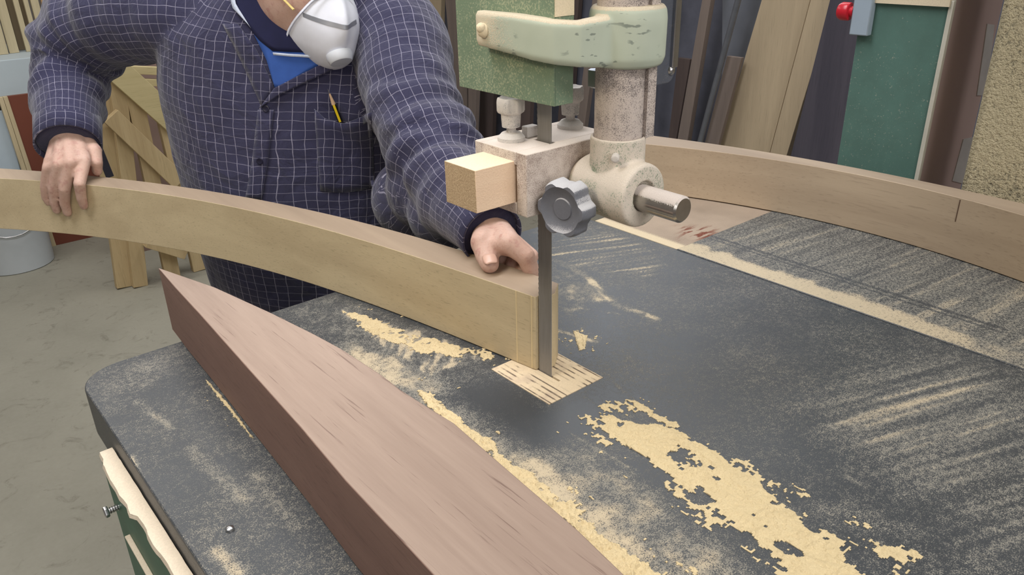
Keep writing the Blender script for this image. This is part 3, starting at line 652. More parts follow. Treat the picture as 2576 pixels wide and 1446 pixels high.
# --- right and left arm lines (his right arm is the one at the left of the photo)
AR = [Vector((-.005, .825, 1.315)), Vector((-.066, .902, 1.322)), Vector((-.126, .992, 1.318)), Dp(228, 78, 1.475), Dp(185, 165, 1.50), Dp(172, 235, 1.475), Dp(171, 300, 1.435), Dp(172, 360, 1.410)]
RR = [.084, .088, .089, .085, .076, .067, .056, .0515]
AL = [Vector((.145, .70, 1.305)), Vector((.186, .652, 1.312)), Dp(1000, 105, 1.345), Dp(1030, 215, 1.30), Dp(1050, 300, 1.265), Dp(1098, 395, 1.215), Dp(1150, 490, 1.14), Dp(1205, 553, 1.075), Dp(1234, 588, 1.048)]
RL = [.074, .082, .086, .080, .077, .074, .062, .048, .040]
def resample(P, Rr, n):
    P = [Vector(p) for p in P]; L = [0]
    for a, b in zip(P[:-1], P[1:]): L.append(L[-1]+(b-a).length)
    t = np.linspace(0, L[-1], n); out = []; rad = []
    def cr(i, u):
        p0 = P[max(i-1, 0)]; p1 = P[i]; p2 = P[i+1]; p3 = P[min(i+2, len(P)-1)]
        return .5*((2*p1)+(p2-p0)*u+(2*p0-5*p1+4*p2-p3)*u*u+(3*p1-p0-3*p2+p3)*u**3)
    for x in t:
        i = min(max(int(np.searchsorted(L, x))-1, 0), len(P)-2); u = (x-L[i])/(L[i+1]-L[i]); out.append(cr(i, u)); rad.append(Rr[i]*(1-u)+Rr[i+1]*u)
    return out, rad

# --- body: one continuous surface grown from joints, then voxel-fused
body = MB()
def cap(a, b, ra, rb, seg=20):
    a, b = Vector(a), Vector(b); body.tube([a, b], [ra, rb], seg); body.ball(a, ra, 2); body.ball(b, rb, 2)
def chain(P, Rr, seg=20):
    for i in range(len(P)-1): cap(P[i], P[i+1], Rr[i], Rr[i+1], seg)
# head
HC = Dp(756, -56, 1.31); hy, hp, hr, HS = -.03, .29, -.045, 1.06
hf = Vector((math.sin(hy)*math.cos(hp), -math.cos(hy)*math.cos(hp), -math.sin(hp))); hl = Vector((math.cos(hy), math.sin(hy), 0)); hu = hf.cross(hl)
_c, _s = math.cos(hr), math.sin(hr); HL = hl*_c+hu*_s; HU = hu*_c-hl*_s
def head(p): return HC + (HL*p[0] + HU*p[1] + hf*p[2])*HS
def gauss(p, c, s): return math.exp(-sum(((p[i]-c[i])/s[i])**2 for i in range(3)))
hb = bmesh.new(); bmesh.ops.create_icosphere(hb, subdivisions=6, radius=1.0)
for v in hb.verts:
    d = v.co.normalized(); x, y, z = d
    low = sstep(np.array(-y), .0, 1.0); low = float(low)
    p = Vector((x*.080*(1-.16*low), y*.122, z*(.098 if z > 0 else .102)))
    if y < 0 and z > 0: p.z += .012*low*z
    if y < -.3 and z < 0: p.z *= 1-.35*min(1, (-y-.3)/.5)
    p.z += .030*gauss(p, (0, -.022, .10), (.013, .020, .05)) + .016*gauss(p, (0, .0, .1), (.010, .025, .05)) + .008*gauss(p, (0, .045, .1), (.05, .012, .05))
    p.z += .010*gauss(p, (0, -.105, .075), (.022, .016, .05)) + .005*gauss(p, (0, -.065, .1), (.024, .010, .05))
    for s_ in (-1, 1):
        p.z -= .012*gauss(p, (s_*.032, .026, .09), (.017, .012, .05)); p.z += .007*gauss(p, (s_*.032, .024, .085), (.011, .007, .05)); p.z += .006*gauss(p, (s_*.044, -.016, .075), (.02, .018, .05))
        p.x += s_*.004*gauss(p, (s_*.06, -.05, .03), (.04, .04, .05)); p.z += .006*gauss(p, (s_*.016, -.03, .1), (.008, .008, .05))
    v.co = head(p)
for v in hb.verts: v.index
_m = bpy.data.meshes.new('t'); hb.to_mesh(_m); body.bm.from_mesh(_m)
HEADBVH = BVHTree.FromBMesh(hb)
for s_ in (-1, 1):
    for k in range(14):
        a = -.5+k*.30; cap(head((s_*(.078+.006*math.sin(a)), .012+.030*math.cos(a+.6), -.014+.016*math.sin(a+.6))), head((s_*(.078+.006*math.sin(a+.3)), .012+.030*math.cos(a+.9), -.014+.016*math.sin(a+.9))), .0045, .0045, 10)
    cap(head((s_*.074, -.018, -.006)), head((s_*.074, .03, -.012)), .009, .008, 10)
cap(head((0, -.05, -.035)), Vector((.092, .735, 1.28)), .066, .074, 28); cap(head((0, -.075, -.005)), Vector((.085, .715, 1.30)), .056, .064, 24)
for s_ in (-1, 1): cap(head((s_*.044, -.035, .010)), head((s_*.026, -.088, .040)), .034, .028, 24)
cap(head((-.030, -.085, .02)), Vector((.050, .70, 1.31)), .036, .045, 24)
# trunk, hips, legs
r_, _x = torso_rings(np.linspace(.72, 1.34, 22), 40, -.022); body.loft(r_)
body.ball((.098, .787, .80), .105, 3, (1.2, 1, .9))
FEET = [Vector((.10, .80, 0)) - SV*.115, Vector((.10, .80, 0)) + SV*.115]
for k, ft in enumerate(FEET):
    sgn = -1 if k == 0 else 1; hip = Vector((.10, .79, .82))+SV*sgn*.095; knee = hip.lerp(ft, .5)+FV*.03; knee.z = .46
    chain([hip, knee, ft+Vector((0, 0, .09))-FV*.02], [.085, .055, .042]); cap(ft+Vector((0, 0, .05))-FV*.02, ft+FV*.13+Vector((0, 0, .035)), .036, .028)
for A, r0 in ((AR, .042), (AL, .042)):
    P, Rd = resample(A, [r0, r0, .040, .040, .038, .035, .031, .028, .026][:len(A)], 9); chain(P, Rd)

# hands
def onfront(px, py, off):
    lo, hi = .9, 2.0
    for _ in range(50):
        m_ = (lo+hi)/2; p = Dp(px, py, m_)
        if p.x < xf(p.y)-off: lo = m_
        else: hi = m_
    return Dp(px, py, lo)
ZT = ZB+BH
nails = []
def finger(P, Rr, nail=None):
    chain(P, Rr, 18)
    for p, r in zip(P[1:-1], Rr[1:-1]): body.ball(p, r*1.07, 2)
    if nail is not None: nails.append((P[-2], P[-1], Rr[-1], Vector(nail)))
# right hand: wrist in the cuff, knuckles over the top, four fingers down the near face, thumb behind
WR = Dp(172, 318, 1.425)
Rm = [Zp(211, 404, 1.090), Zp(178, 408, 1.092), Zp(149, 415, 1.088), Zp(122, 424, 1.080)]
Rp = [onfront(200, 462, .017), onfront(163, 474, .018), onfront(135, 474, .017), onfront(113, 470, .015)]
Rd_ = [onfront(205, 498, .0125), onfront(163, 512, .0125), onfront(137, 510, .0125), onfront(115, 496, .011)]
Rt = [onfront(211, 518, .0075), onfront(170, 535, .0075), onfront(143, 529, .0075), onfront(122, 510, .007)]
rr = [(.0120, .0098, .0086, .0076), (.0122, .0100, .0088, .0078), (.0116, .0094, .0083, .0074), (.0105, .0082, .0072, .0064)]
tow = (CAM-Rt[1]).normalized()
for m_, p_, d_, t_, q in zip(Rm, Rp, Rd_, Rt, rr):
    finger([m_, p_, d_, t_], q, None)
    w0 = WR.lerp(m_, .12); cap(w0, m_, .021, q[0]*1.03); cap(w0+(CAM-w0).normalized()*-.010, m_+(CAM-m_).normalized()*-.010, .020, q[0])
cap(Rm[0], Rm[1], .0115, .0115); cap(Rm[1], Rm[2], .0115, .011); cap(Rm[2], Rm[3], .011, .010)
for a in (.35, .6, .85):
    for i in range(3): cap(WR.lerp(Rm[i], a), WR.lerp(Rm[i+1], a), .0135, .0135)
th = [WR.lerp(Rm[0], .25)+Vector((.012, .012, 0)), Zp(233, 384, 1.098)+Vector((.006, .012, 0)), Zp(240, 412, 1.080)+Vector((.004, .008, 0)), Zp(243, 432, 1.063)+Vector((.002, .004, 0))]
finger(th, (.017, .0125, .0105, .0092))
# left hand: thumb on top of the board, index down behind it, the other fingers behind
WL = Dp(1236, 572, 1.085)
tL = [Dp(1228, 588, 1.055), Zp(1217, 610, 1.079), Zp(1224, 640, 1.0685), Zp(1232, 664, ZT+.0105)]
finger(tL, (.0225, .0172, .0148, .0126), (-.25, -.45, 1))
def back(y, z, off): return Vector((xb(y)+off, y, z))
iM = Zp(1282, 612, 1.086); iP = Zp(1322, 644, 1.072)
finger([iM, iP, back(iP.y-.004, 1.040, .011), back(iP.y-.006, 1.018, .0095)], (.0150, .0122, .0105, .0085))
prev = iM
for k in range(3):
    y = iP.y+.021*(k+1); M2 = iM.lerp(WL, .22*(k+1))+Vector((.010*(k+1), .006*(k+1), -.004*(k+1)))
    finger([M2, back(y, 1.058, .030), back(y-.002, 1.036, .013), back(y-.003, 1.012, .0095)], (.0135, .0110, .0100, .0085))
    cap(WL.lerp(M2, .1), M2, .021, .0135); cap(prev, M2, .013, .013); prev = M2
cap(WL, iM, .024, .0150); cap(tL[1], iM.lerp(WL, .4), .0155, .0185); cap(tL[1].lerp(tL[2], .3), iM, .0105, .0125); cap(tL[0], iM, .020, .015); cap(tL[0], WL, .0225, .026)
cap(iM.lerp(tL[2], .45)+Vector((.004, .004, -.001)), iP.lerp(iM, .5), .0095, .0115)

off = Vector((.10, .79, 0))
bmesh.ops.recalc_face_normals(body.bm, faces=body.bm.faces)
bme = bpy.data.meshes.new('raw'); body.bm.to_mesh(bme); body.bm.free()
tmp = bpy.data.objects.new('raw', bme); COL.objects.link(tmp)
rm = tmp.modifiers.new('r', 'REMESH'); rm.mode = 'VOXEL'; rm.voxel_size = .0025; rm.use_smooth_shade = True
smo = tmp.modifiers.new('s', 'SMOOTH'); smo.factor = .5; smo.iterations = 5
bpy.context.view_layer.update()
fin = bpy.data.meshes.new_from_object(tmp.evaluated_get(bpy.context.evaluated_depsgraph_get()))
bpy.data.objects.remove(tmp); fin.name = 'person'
for v in fin.vertices: v.co -= off
g = G('skin'); v = g.co(); n1 = g.noise(v, 28, 4, .6); n2 = g.noise(v, 260, 3, .7); n3 = g.noise(v, 75, 3, .6)
c = g.mix(n1, srgb(186, 146, 128), srgb(214, 184, 170)); c = g.mix(g.ma('MULTIPLY', g.step(n3, .52, .7), .45), c, srgb(168, 116, 108))
c = g.mix(g.ma('MULTIPLY', g.step(n2, .5, .75), .25), c, srgb(150, 112, 98))
M_SKIN = g.out(c, .55); g.bump(g.ma('ADD', n2, g.ma('MULTIPLY', n3, 1.5)), .35, .0012)
g.b.inputs['Subsurface Weight'].default_value = .12; g.b.inputs['Subsurface Radius'].default_value = (.01, .004, .003); g.b.inputs['Subsurface Scale'].default_value = .5
for m_ in list(fin.materials): fin.materials.pop()
person = link('person', fin, M_SKIN); person.location = off
for p in fin.polygons: p.use_smooth = True
tag(person, 'person in dark checked shirt and white dust mask guiding the board with both hands', 'person')

# nails
M_NAIL = plain('fingernail', srgb(206, 168, 150), .35, var=.05)
for a, b, r, nn in nails:
    ax = (b-a).normalized(); nn = (nn-ax*nn.dot(ax)).normalized(); sd = ax.cross(nn); mb = MB(); rows = []
    for i, u in enumerate(np.linspace(-.45, .80, 7)):
        row = []
        for j, w in enumerate(np.linspace(-1, 1, 9)):
            ww = w*.78*(1-.28*(abs(u-.05)/.7)**3); h = math.sqrt(max(0, 1-(ww*.92)**2))
            row.append(b + ax*(r*u) + sd*(r*ww) + nn*(r*(h*1.0+.04-.10*(max(0, u))**2)))
        rows.append(row)
    V = [mb.verts(rw) for rw in rows]
    for i in range(6):
        for j in range(8): mb.face((V[i][j], V[i+1][j], V[i+1][j+1], V[i][j+1]))
    o = build(mb, 'fingernail', M_NAIL, person); so = o.modifiers.new('t', 'SOLIDIFY'); so.thickness = .0014; so.offset = -1

# --- shirt cloth: navy with a fine pale windowpane check
g = G('checked_shirt'); uv = g.co('UV'); w1 = g.noise(uv, 9, 3, .6); w2 = g.noise(g.map(uv, (1, 1, 1), (.3, .2, 1)), 11, 3, .6); ob = g.co()
sx = g.xyz(uv); fu = g.ma('FRACT', g.ma('ADD', g.ma('DIVIDE', sx[0], .0152), g.ma('MULTIPLY', w1, .9))); fv = g.ma('FRACT', g.ma('ADD', g.ma('DIVIDE', sx[1], .0156), g.ma('MULTIPLY', w2, .9)))
lu = g.ma('SUBTRACT', 1.0, g.step(g.ma('ABSOLUTE', g.ma('SUBTRACT', fu, .5)), .012, .040)); lv = g.ma('SUBTRACT', 1.0, g.step(g.ma('ABSOLUTE', g.ma('SUBTRACT', fv, .5)), .012, .036))
brk = g.ma('ADD', .04, g.ma('MULTIPLY', g.noise(ob, 40, 3), .82)); ln = g.ma('MULTIPLY', g.ma('MAXIMUM', g.ma('MULTIPLY', lu, .95), g.ma('MULTIPLY', lv, .72)), brk)
wv = g.noise(ob, 900, 2, .7); fad = g.noise(ob, 7, 4, .6)
c = g.mix(g.ma('ADD', g.ma('MULTIPLY', wv, .5), g.ma('MULTIPLY', fad, .5)), srgb(34, 34, 60), srgb(58, 57, 88)); c = g.mix(ln, c, srgb(206, 202, 222))
M_SHIRT = g.out(c, .9); g.bump(g.ma('ADD', g.noise(ob, 15, 4, .55, .6), g.ma('MULTIPLY', wv, .05)), .75, .014)
g.b.inputs['Sheen Weight'].default_value = .25
sh = MB()
zs = np.linspace(.56, 1.41, 96); r_, uvs = torso_rings(zs, 120, 0, .022); sh.loft(r_, cap=True, uvs=uvs)
def sleeve(A, Rr, seed, elbow):
    P, Rd = resample(A, Rr, 90); tot = sum((b-a).length for a, b in zip(P[:-1], P[1:]))
    def fold(L, t):
        s_ = L/tot; e = math.exp(-((s_-elbow)/.22)**2); k = 1-sstep(np.array(s_), .84, .9)
        q = float(fbm(np.array(math.cos(t)*1.1+L*26+3), np.array(math.sin(t)*1.1+L*7+8), seed, 3))-.5
        q2 = math.sin(L*2*PI/.058 + 1.8*math.sin(t+seed) + .8*math.cos(2*t))
        cuff = .06*float(sstep(np.array(s_), .80, .84)-sstep(np.array(s_), .835, .875))
        return (.30*q*(.45+e) + .065*q2*e)*float(k)+cuff
    sh.tube(P, Rd, 56, cap=True, uvlen=True, fold=fold); return P, Rd
PR, _ = sleeve(AR, RR, 5, .66); PL, _ = sleeve(AL, RL, 12, .66)
bmesh.ops.recalc_face_normals(sh.bm, faces=sh.bm.faces)
# one seamless cloth surface; every face takes its weave direction from the piece it came from
sh.bm.faces.ensure_lookup_table(); src = [([l.vert.co.copy() for l in f.loops], [l[sh.uv].uv.copy() for l in f.loops]) for f in sh.bm.faces]
SRC = BVHTree.FromBMesh(sh.bm)
for a_, r_b in ((Dp(880, 40, 1.42), .105), (Dp(915, 150, 1.41), .105), (Dp(930, 250, 1.41), .095), (Dp(1085, 470, 1.235), .072), (Dp(1120, 535, 1.19), .058), (Dp(1040, 500, 1.30), .07)): sh.ball(a_, r_b, 4)
rawm = bpy.data.meshes.new('raw'); sh.bm.to_mesh(rawm); sh.bm.free(); tmp = bpy.data.objects.new('raw', rawm); COL.objects.link(tmp)
rm = tmp.modifiers.new('r', 'REMESH'); rm.mode = 'VOXEL'; rm.voxel_size = .0042; smo = tmp.modifiers.new('s', 'SMOOTH'); smo.factor = .5; smo.iterations = 9
bpy.context.view_layer.update()
shm = bpy.data.meshes.new_from_object(tmp.evaluated_get(bpy.context.evaluated_depsgraph_get())); bpy.data.objects.remove(tmp); shm.name = 'shirt'
from mathutils.geometry import barycentric_transform
for nm in [l.name for l in shm.uv_layers]: shm.uv_layers.remove(shm.uv_layers[nm])
uvl = shm.uv_layers.new(name='UVMap'); vco = [v.co.copy() for v in shm.vertices]; uvd = np.zeros((len(shm.loops), 2), dtype=np.float32)
for p in shm.polygons:
    h = SRC.find_nearest(p.center); P4, U4 = src[h[2]]
    if len(P4) != 4: continue
    U3 = [Vector((u.x, u.y, 0)) for u in U4]
    for li in p.loop_indices:
        q = barycentric_transform(vco[shm.loops[li].vertex_index], P4[0], P4[1], P4[2], U3[0], U3[1], U3[2]); uvd[li] = (q.x, q.y)
uvl.data.foreach_set('uv', uvd.ravel())
SB = BVHTree.FromPolygons(vco, [tuple(p.vertices) for p in shm.polygons])
for v in shm.vertices: v.co -= off
for p in shm.polygons: p.use_smooth = True
for m_ in list(shm.materials): shm.materials.pop()
shirt = link('shirt', shm, M_SHIRT, person); shirt['label'] = 'dark navy shirt with a fine pale check'


def hit(px, py, o=0.0):
    d = ray(px, py).normalized(); h = SB.ray_cast(CAM, d)
    if h[0] is None: return None, None
    n = h[1] if h[1].dot(d) < 0 else -h[1]
    return h[0] + n*o, n
def drape(rows, o, name, m, parent, th=.0012, prof=None, label=None, sub=1):
    """cloth patch: rows of picture points laid on the shirt with a lift"""
    mb = MB(); V = []; U = []
    for i, rw in enumerate(rows):
        vs = []; us = []
        for j, (a, b) in enumerate(rw):
            p, n = hit(a, b)
            if p is None: p = Dp(a, b, 1.30); n = -ray(a, b).normalized()
            k = prof(i/(len(rows)-1), j/(len(rw)-1)) if prof else 1
            vs.append(mb.bm.verts.new(p + n*(o*k))); us.append((a*1.32/FPX, -b*1.32/FPX))
        V.append(vs); U.append(us)
    for i in range(len(V)-1):
        for j in range(len(V[0])-1): mb.face((V[i][j], V[i+1][j], V[i+1][j+1], V[i][j+1]), (U[i][j], U[i+1][j], U[i+1][j+1], U[i][j+1]))
    ob_ = build(mb, name, m, parent, label=label); so_ = ob_.modifiers.new('t', 'SOLIDIFY'); so_.thickness = th; so_.offset = 0
    return ob_
def grid(l, r, n, m_):
    """rows between two picture polylines"""
    def at(P, t):
        L = [0]
        for a, b in zip(P[:-1], P[1:]): L.append(L[-1]+math.hypot(b[0]-a[0], b[1]-a[1]))
        x = t*L[-1]; i = min(max(int(np.searchsorted(L, x))-1, 0), len(P)-2); u = (x-L[i])/max(L[i+1]-L[i], 1e-6); return (P[i][0]+(P[i+1][0]-P[i][0])*u, P[i][1]+(P[i+1][1]-P[i][1])*u)
    out = []
    for i in range(n+1):
        a, b = at(l, i/n), at(r, i/n); out.append([(a[0]+(b[0]-a[0])*j/m_, a[1]+(b[1]-a[1])*j/m_) for j in range(m_+1)])
    return out
M_TEE = plain('blue_fabric', srgb(56, 92, 168), .9, var=.12, sc=60); M_NAVY = plain('navy_collar', srgb(30, 32, 66), .9, var=.15, sc=60); M_TRIM = plain('white_trim', srgb(196, 204, 222), .85, var=.15, sc=300)
edge = lambda i, j: min(1, 8*min(i, 1-i)+.15)*min(1, 8*min(j, 1-j)+.15)
drape(grid([(640, 85), (672, 150), (693, 220)], [(850, 130), (800, 165), (700, 222)], 10, 10), .003, 'undershirt', M_TEE, person, prof=None, label='bright blue undershirt in the open neck')
drape(grid([(575, -40), (600, 30), (650, 98), (688, 128)], [(645, -40), (672, 30), (725, 80), (842, 134)], 10, 8), .004, 'inner_collar', M_NAVY, person, label='dark navy inner collar')
drape(grid([(583, -30), (590, 20), (628, 62)], [(592, -30), (600, 14), (636, 72)], 8, 2), .008, 'collar_trim', M_TRIM, person, label='white piping on the collar tip')
drape(grid([(690, 131), (840, 141)], [(692, 138), (842, 148)], 10, 2), .008, 'collar_trim', M_TRIM, person, label='white checked piping of the inner collar')
drape(grid([(693, 220), (800, 165), (860, 135)], [(655, 272), (700, 240), (850, 168)], 12, 5), .006, 'lapel', M_SHIRT, person, th=.003, label='open shirt front folded back')
drape(grid([(600, 60), (650, 130), (692, 222)], [(560, 60), (610, 160), (660, 272)], 12, 4), .003, 'lapel', M_SHIRT, person, th=.002, prof=lambda i, j: 1-j)
drape(grid([(650, 275), (636, 400), (618, 500)], [(690, 275), (676, 400), (660, 500)], 16, 4), .0022, 'placket', M_SHIRT, person, th=.002)
M_BTN = plain('dark_button', srgb(34, 34, 54), .35)
for q in ((671, 273), (656, 404)):
    p, n = hit(*q, .004); build(MB().lathe(p-n*.002, n, [(0, .0055), (.003, .0058), (.0034, .0046), (.0028, .0028), (.0028, .0004)], 20), 'button', M_BTN, person)
drape(grid([(791, 274), (818, 296), (869, 305), (935, 283)], [(806, 480), (850, 484), (900, 480), (942, 470)], 14, 10), .0105, 'chest_pocket', M_SHIRT, person, th=.002, prof=lambda i, j: (1-.85*j)*min(1, 4*min(i, 1-i)+.08))

# collar band round the neck, cuffs
mb = MB(); mb.tube([Vector((.090, .728, 1.372)), Vector((.088, .722, 1.392)), Vector((.087, .717, 1.412))], [.104, .088, .080], 40, cap=False, uvlen=True)
o = build(mb, 'collar', M_SHIRT, person, fixn=False); so = o.modifiers.new('t', 'SOLIDIFY'); so.thickness = .003
for P, r in ((PR, .0530), (PL, .0415)):
    mb = MB(); a = P[-1]; b = P[-12]; d = (a-b).normalized(); mb.tube([a-d*.056, a-d*.03, a+d*.006], [r*1.03, r*1.02, r*1.01], 48, cap=False, uvlen=True)
    o = build(mb, 'cuff', M_SHIRT, person, fixn=False); so = o.modifiers.new('t', 'SOLIDIFY'); so.thickness = .003; so.offset = 0
# trousers and shoes
mb = MB(); M_TROU = plain('navy_trousers', srgb(40, 40, 58), .9, var=.15, sc=20)
for k, ft in enumerate(FEET):
    sgn = -1 if k == 0 else 1; hip = Vector((.10, .79, .80))+SV*sgn*.095; knee = hip.lerp(ft, .5)+FV*.03; knee.z = .46
    mb.tube([hip+Vector((0, 0, .06)), hip, knee, ft+Vector((0, 0, .06))-FV*.02], [.115, .115, .085, .075], 32)
mb.ball((.098, .787, .80), .125, 3, (1.2, 1.0, .9))
build(mb, 'trousers', M_TROU, person)
for ft in FEET:
    mb = MB(); rows = []
    for u, w, h in ((-.08, .028, .06), (-.06, .038, .085), (0, .042, .10), (.06, .046, .075), (.13, .05, .058), (.18, .046, .05), (.205, .03, .035)):
        c_ = ft + FV*u; rows.append([c_ + SV*(w*math.cos(a)) + Vector((0, 0, max(0, h*(.5+.5*math.sin(a))*(1 if math.sin(a) > -.6 else .6)))) for a in np.linspace(0, 2*PI, 25)[:-1]])
    mb.loft(rows); build(mb, 'shoe', plain('brown_leather', srgb(70, 52, 42), .5), person)

# --- dust mask
def facez(x, y):
    o_ = head((x, y, .4)); h = HEADBVH.ray_cast(o_, -hf); return .4-h[3]/HS if h[0] is not None else None
mb = MB(); NA, NR = 64, 22; rim = []
for k in range(NA):
    a = 2*PI*k/NA; ca, sa = math.cos(a), math.sin(a)
    x = .010+.058*ca*(1-.06*max(0, sa)**2-.16*max(0, sa)**6); y = -.055+.070*sa+(.008*math.exp(-(ca/.25)**2) if sa > 0 else -.004)
    z = facez(x, y)
    if z is None: z = .03
    z = max(z, .028)+.004; rim.append(Vector((x, y, z)))
for _ in range(3): rim = [Vector((r.x, r.y, (rim[k-1].z+r.z*2+rim[(k+1) % NA].z)/4)) for k, r in enumerate(rim)]
apex = Vector((.004, -.060, .146)); rings = [[head(Vector((r.x*1.07, -.055+(r.y+.055)*1.07, r.z-.002))) for r in rim], [head(Vector((r.x*1.06, -.055+(r.y+.055)*1.06, r.z+.002))) for r in rim]]
for i in range(NR+1):
    t = i/NR; row = []
    for r in rim:
        k = 1-t; prof = 1-k**2.9; b = Vector((apex.x+(r.x-apex.x)*k, apex.y+(r.y-apex.y)*k, 0)); zz = r.z+(apex.z-r.z)*prof
        zz += .010*math.exp(-((b.x)/.012)**2)*math.exp(-((b.y+.02)/.03)**2)*(1-k**4)
        zz -= .0035*math.exp(-((abs(b.x)-.032)/.009)**2)*math.exp(-((b.y+.055)/.04)**2)
        row.append(head((b.x, b.y, zz)))
    rings.append(row)
mb.loft(rings[:-1], cap=False)
M_MASK = plain('white_mask_felt', srgb(226, 228, 238), .9, var=.03, sc=120)
mask = build(mb, 'dust_mask', M_MASK, person, label='white moulded dust mask'); so = mask.modifiers.new('t', 'SOLIDIFY'); so.thickness = .002; so.offset = -1
vc = head((.000, -.071, .139)); va = (hf*.72 - HU*.70).normalized()
build(MB().lathe(vc, va, [(-.004, .0215), (.003, .0215), (.006, .0200), (.010, .0190), (.0115, .0175), (.0118, .006)], 40), 'exhalation_valve', plain('white_plastic', srgb(218, 222, 230), .45, var=.02), mask, label='round white exhalation valve')
# nose clip: bent metal strip
mb = MB(); rows = []
MBV = None
for x in np.linspace(-.040, .030, 21):
    y = -.022-.10*max(0, abs(x)-.003)*.25
    row = []
    for dy, lift in ((-.0028, 0), (-.0028, .0016), (.0028, .0016), (.0028, 0)):
        yy = y+dy; t = None
        # surface of the cup at (x, yy)
        best = 0
        for i in range(2, len(rings)-1):
            pass
        row.append((x, yy, lift))
    rows.append(row)
MBV = BVHTree.FromPolygons([tuple(p) for r in rings for p in r], [(i*NA+j, i*NA+(j+1) % NA, (i+1)*NA+(j+1) % NA, (i+1)*NA+j) for i in range(len(rings)-1) for j in range(NA)])
def cup(x, y, lift=0):
    h = MBV.ray_cast(head((x, y, .4)), -hf); z = .4-h[3]/HS if h[0] is not None else .1; return head((x, y, z+lift))
mb.loft([[cup(x, y, l-.0003 if l == 0 else l) for x, y, l in row] for row in rows])
build(mb, 'nose_clip', plain('grey_clip_metal', srgb(150, 152, 160), .4, .4), mask, label='grey metal nose strip')
M_STRAP = plain('yellow_elastic', srgb(214, 190, 120), .8)
for s_ in (-1, 1):
    for (x0, y0), tgt in (((.060, -.012), [(.068, .012), (.078, .050), (.074, .085)]),):
        pts = [cup(s_*x0*.98, y0, .001)]
        for x, y in tgt:
            o_ = head((s_*.3, y, .055-.9*(y+.012))); h = HEADBVH.ray_cast(o_, -HL*s_); p = h[0] if h[0] is not None else head((s_*x, y, .03)); pts.append(p+HL*s_*.002)
        build(MB().tube(pts, [.0024]*len(pts), 10, sq=(1, .6)), 'mask_strap', M_STRAP, mask, label='yellow elastic strap')
# spectacles and hair
mb = MB()
for s_ in (-1, 1):
    P = [head((s_*.033+.024*math.cos(a), .026+.019*math.sin(a), .112-.010*abs(s_*.033+.024*math.cos(a))/.05)) for a in np.linspace(0, 2*PI, 33)]
    mb.tube(P, .0011, 8, cap=False); mb.tube([head((s_*.057, .032, .100)), head((s_*.083, .032, .03)), head((s_*.084, .028, -.02))], .0014, 8)
mb.tube([head((-.010, .030, .113)), head((0, .033, .117)), head((.010, .030, .113))], .0012, 8)
build(mb, 'spectacles', plain('thin_frame', srgb(60, 54, 50), .3, .6), person)
mb = MB(); bmesh.ops.create_icosphere(mb.bm, subdivisions=5, radius=1.0)
dl = [v for v in mb.bm.verts if not (v.co.y > .50 - .55*max(0, -v.co.z) - .2*(v.co.z < 0) and v.co.z < .72) or (v.co.y < -.35)]
bmesh.ops.delete(mb.bm, geom=dl, context='VERTS')
for v in mb.bm.verts: d = v.co.copy(); k = 1.05+.02*math.sin(d.x*60)*math.sin(d.z*50); v.co = head((d.x*.077*k, d.y*.122*k, d.z*.102*k))
o = build(mb, 'hair', plain('grey_hair', srgb(132, 126, 122), .7, var=.2, sc=200), person); so = o.modifiers.new('t', 'SOLIDIFY'); so.thickness = .006

# --- pencil in the pocket
pa, na = hit(826, 221, .011); pb, nb = hit(862, 308, .0055); ax = (pb-pa).normalized()
pen = empty('pencil', pb, 'yellow and black striped pencil sticking point up out of the chest pocket', 'pencil')
Lp = (pb-pa).length; x = ax.cross(na).normalized(); y = ax.cross(x)
def hexr(c_, r, n=6, tw=0): return [c_ + (x*math.cos(2*PI*j/n+tw)+y*math.sin(2*PI*j/n+tw))*r for j in range(n)]
c0 = pa+ax*(Lp*.44); g = G('pencil_paint'); 
rb = .0039
M_PY = plain('pencil_yellow', srgb(226, 196, 30), .4, var=.03); M_PB = plain('pencil_black', srgb(30, 28, 26), .4, var=.03)
mb = MB(); mb.loft([hexr(c0, rb), hexr(pb-ax*.004, rb)])
build(mb, 'barrel', M_PY, pen, smooth=False, label='yellow hexagonal barrel')
mb = MB()
for j in (1, 3, 5):
    q0 = hexr(c0, rb*1.01); q1 = hexr(pb-ax*.004, rb*1.01); i2 = (j+1) % 6
    mb.hexa([q0[j], q0[i2], (q0[i2]+c0)/2, (q0[j]+c0)/2, q1[j], q1[i2], (q1[i2]+pb)/2-ax*.007, (q1[j]+pb)/2-ax*.007])
build(mb, 'stripe', M_PB, pen, smooth=False, label='black stripes')
mb = MB(); mb.loft([[c0 + (x*math.cos(t)+y*math.sin(t))*rb*.95 for t in np.linspace(0, 2*PI, 19)[:-1]], [pa+ax*(Lp*.13) + (x*math.cos(t)+y*math.sin(t))*.0013 for t in np.linspace(0, 2*PI, 19)[:-1]]])
build(mb, 'sharpened_wood', plain('cedar', srgb(206, 172, 140), .7), pen)
mb = MB(); mb.loft([[pa+ax*(Lp*.13) + (x*math.cos(t)+y*math.sin(t))*.0013 for t in np.linspace(0, 2*PI, 19)[:-1]], [pa + (x*math.cos(t)+y*math.sin(t))*.0003 for t in np.linspace(0, 2*PI, 19)[:-1]]])
build(mb, 'lead', plain('graphite', srgb(90, 86, 90), .4), pen)

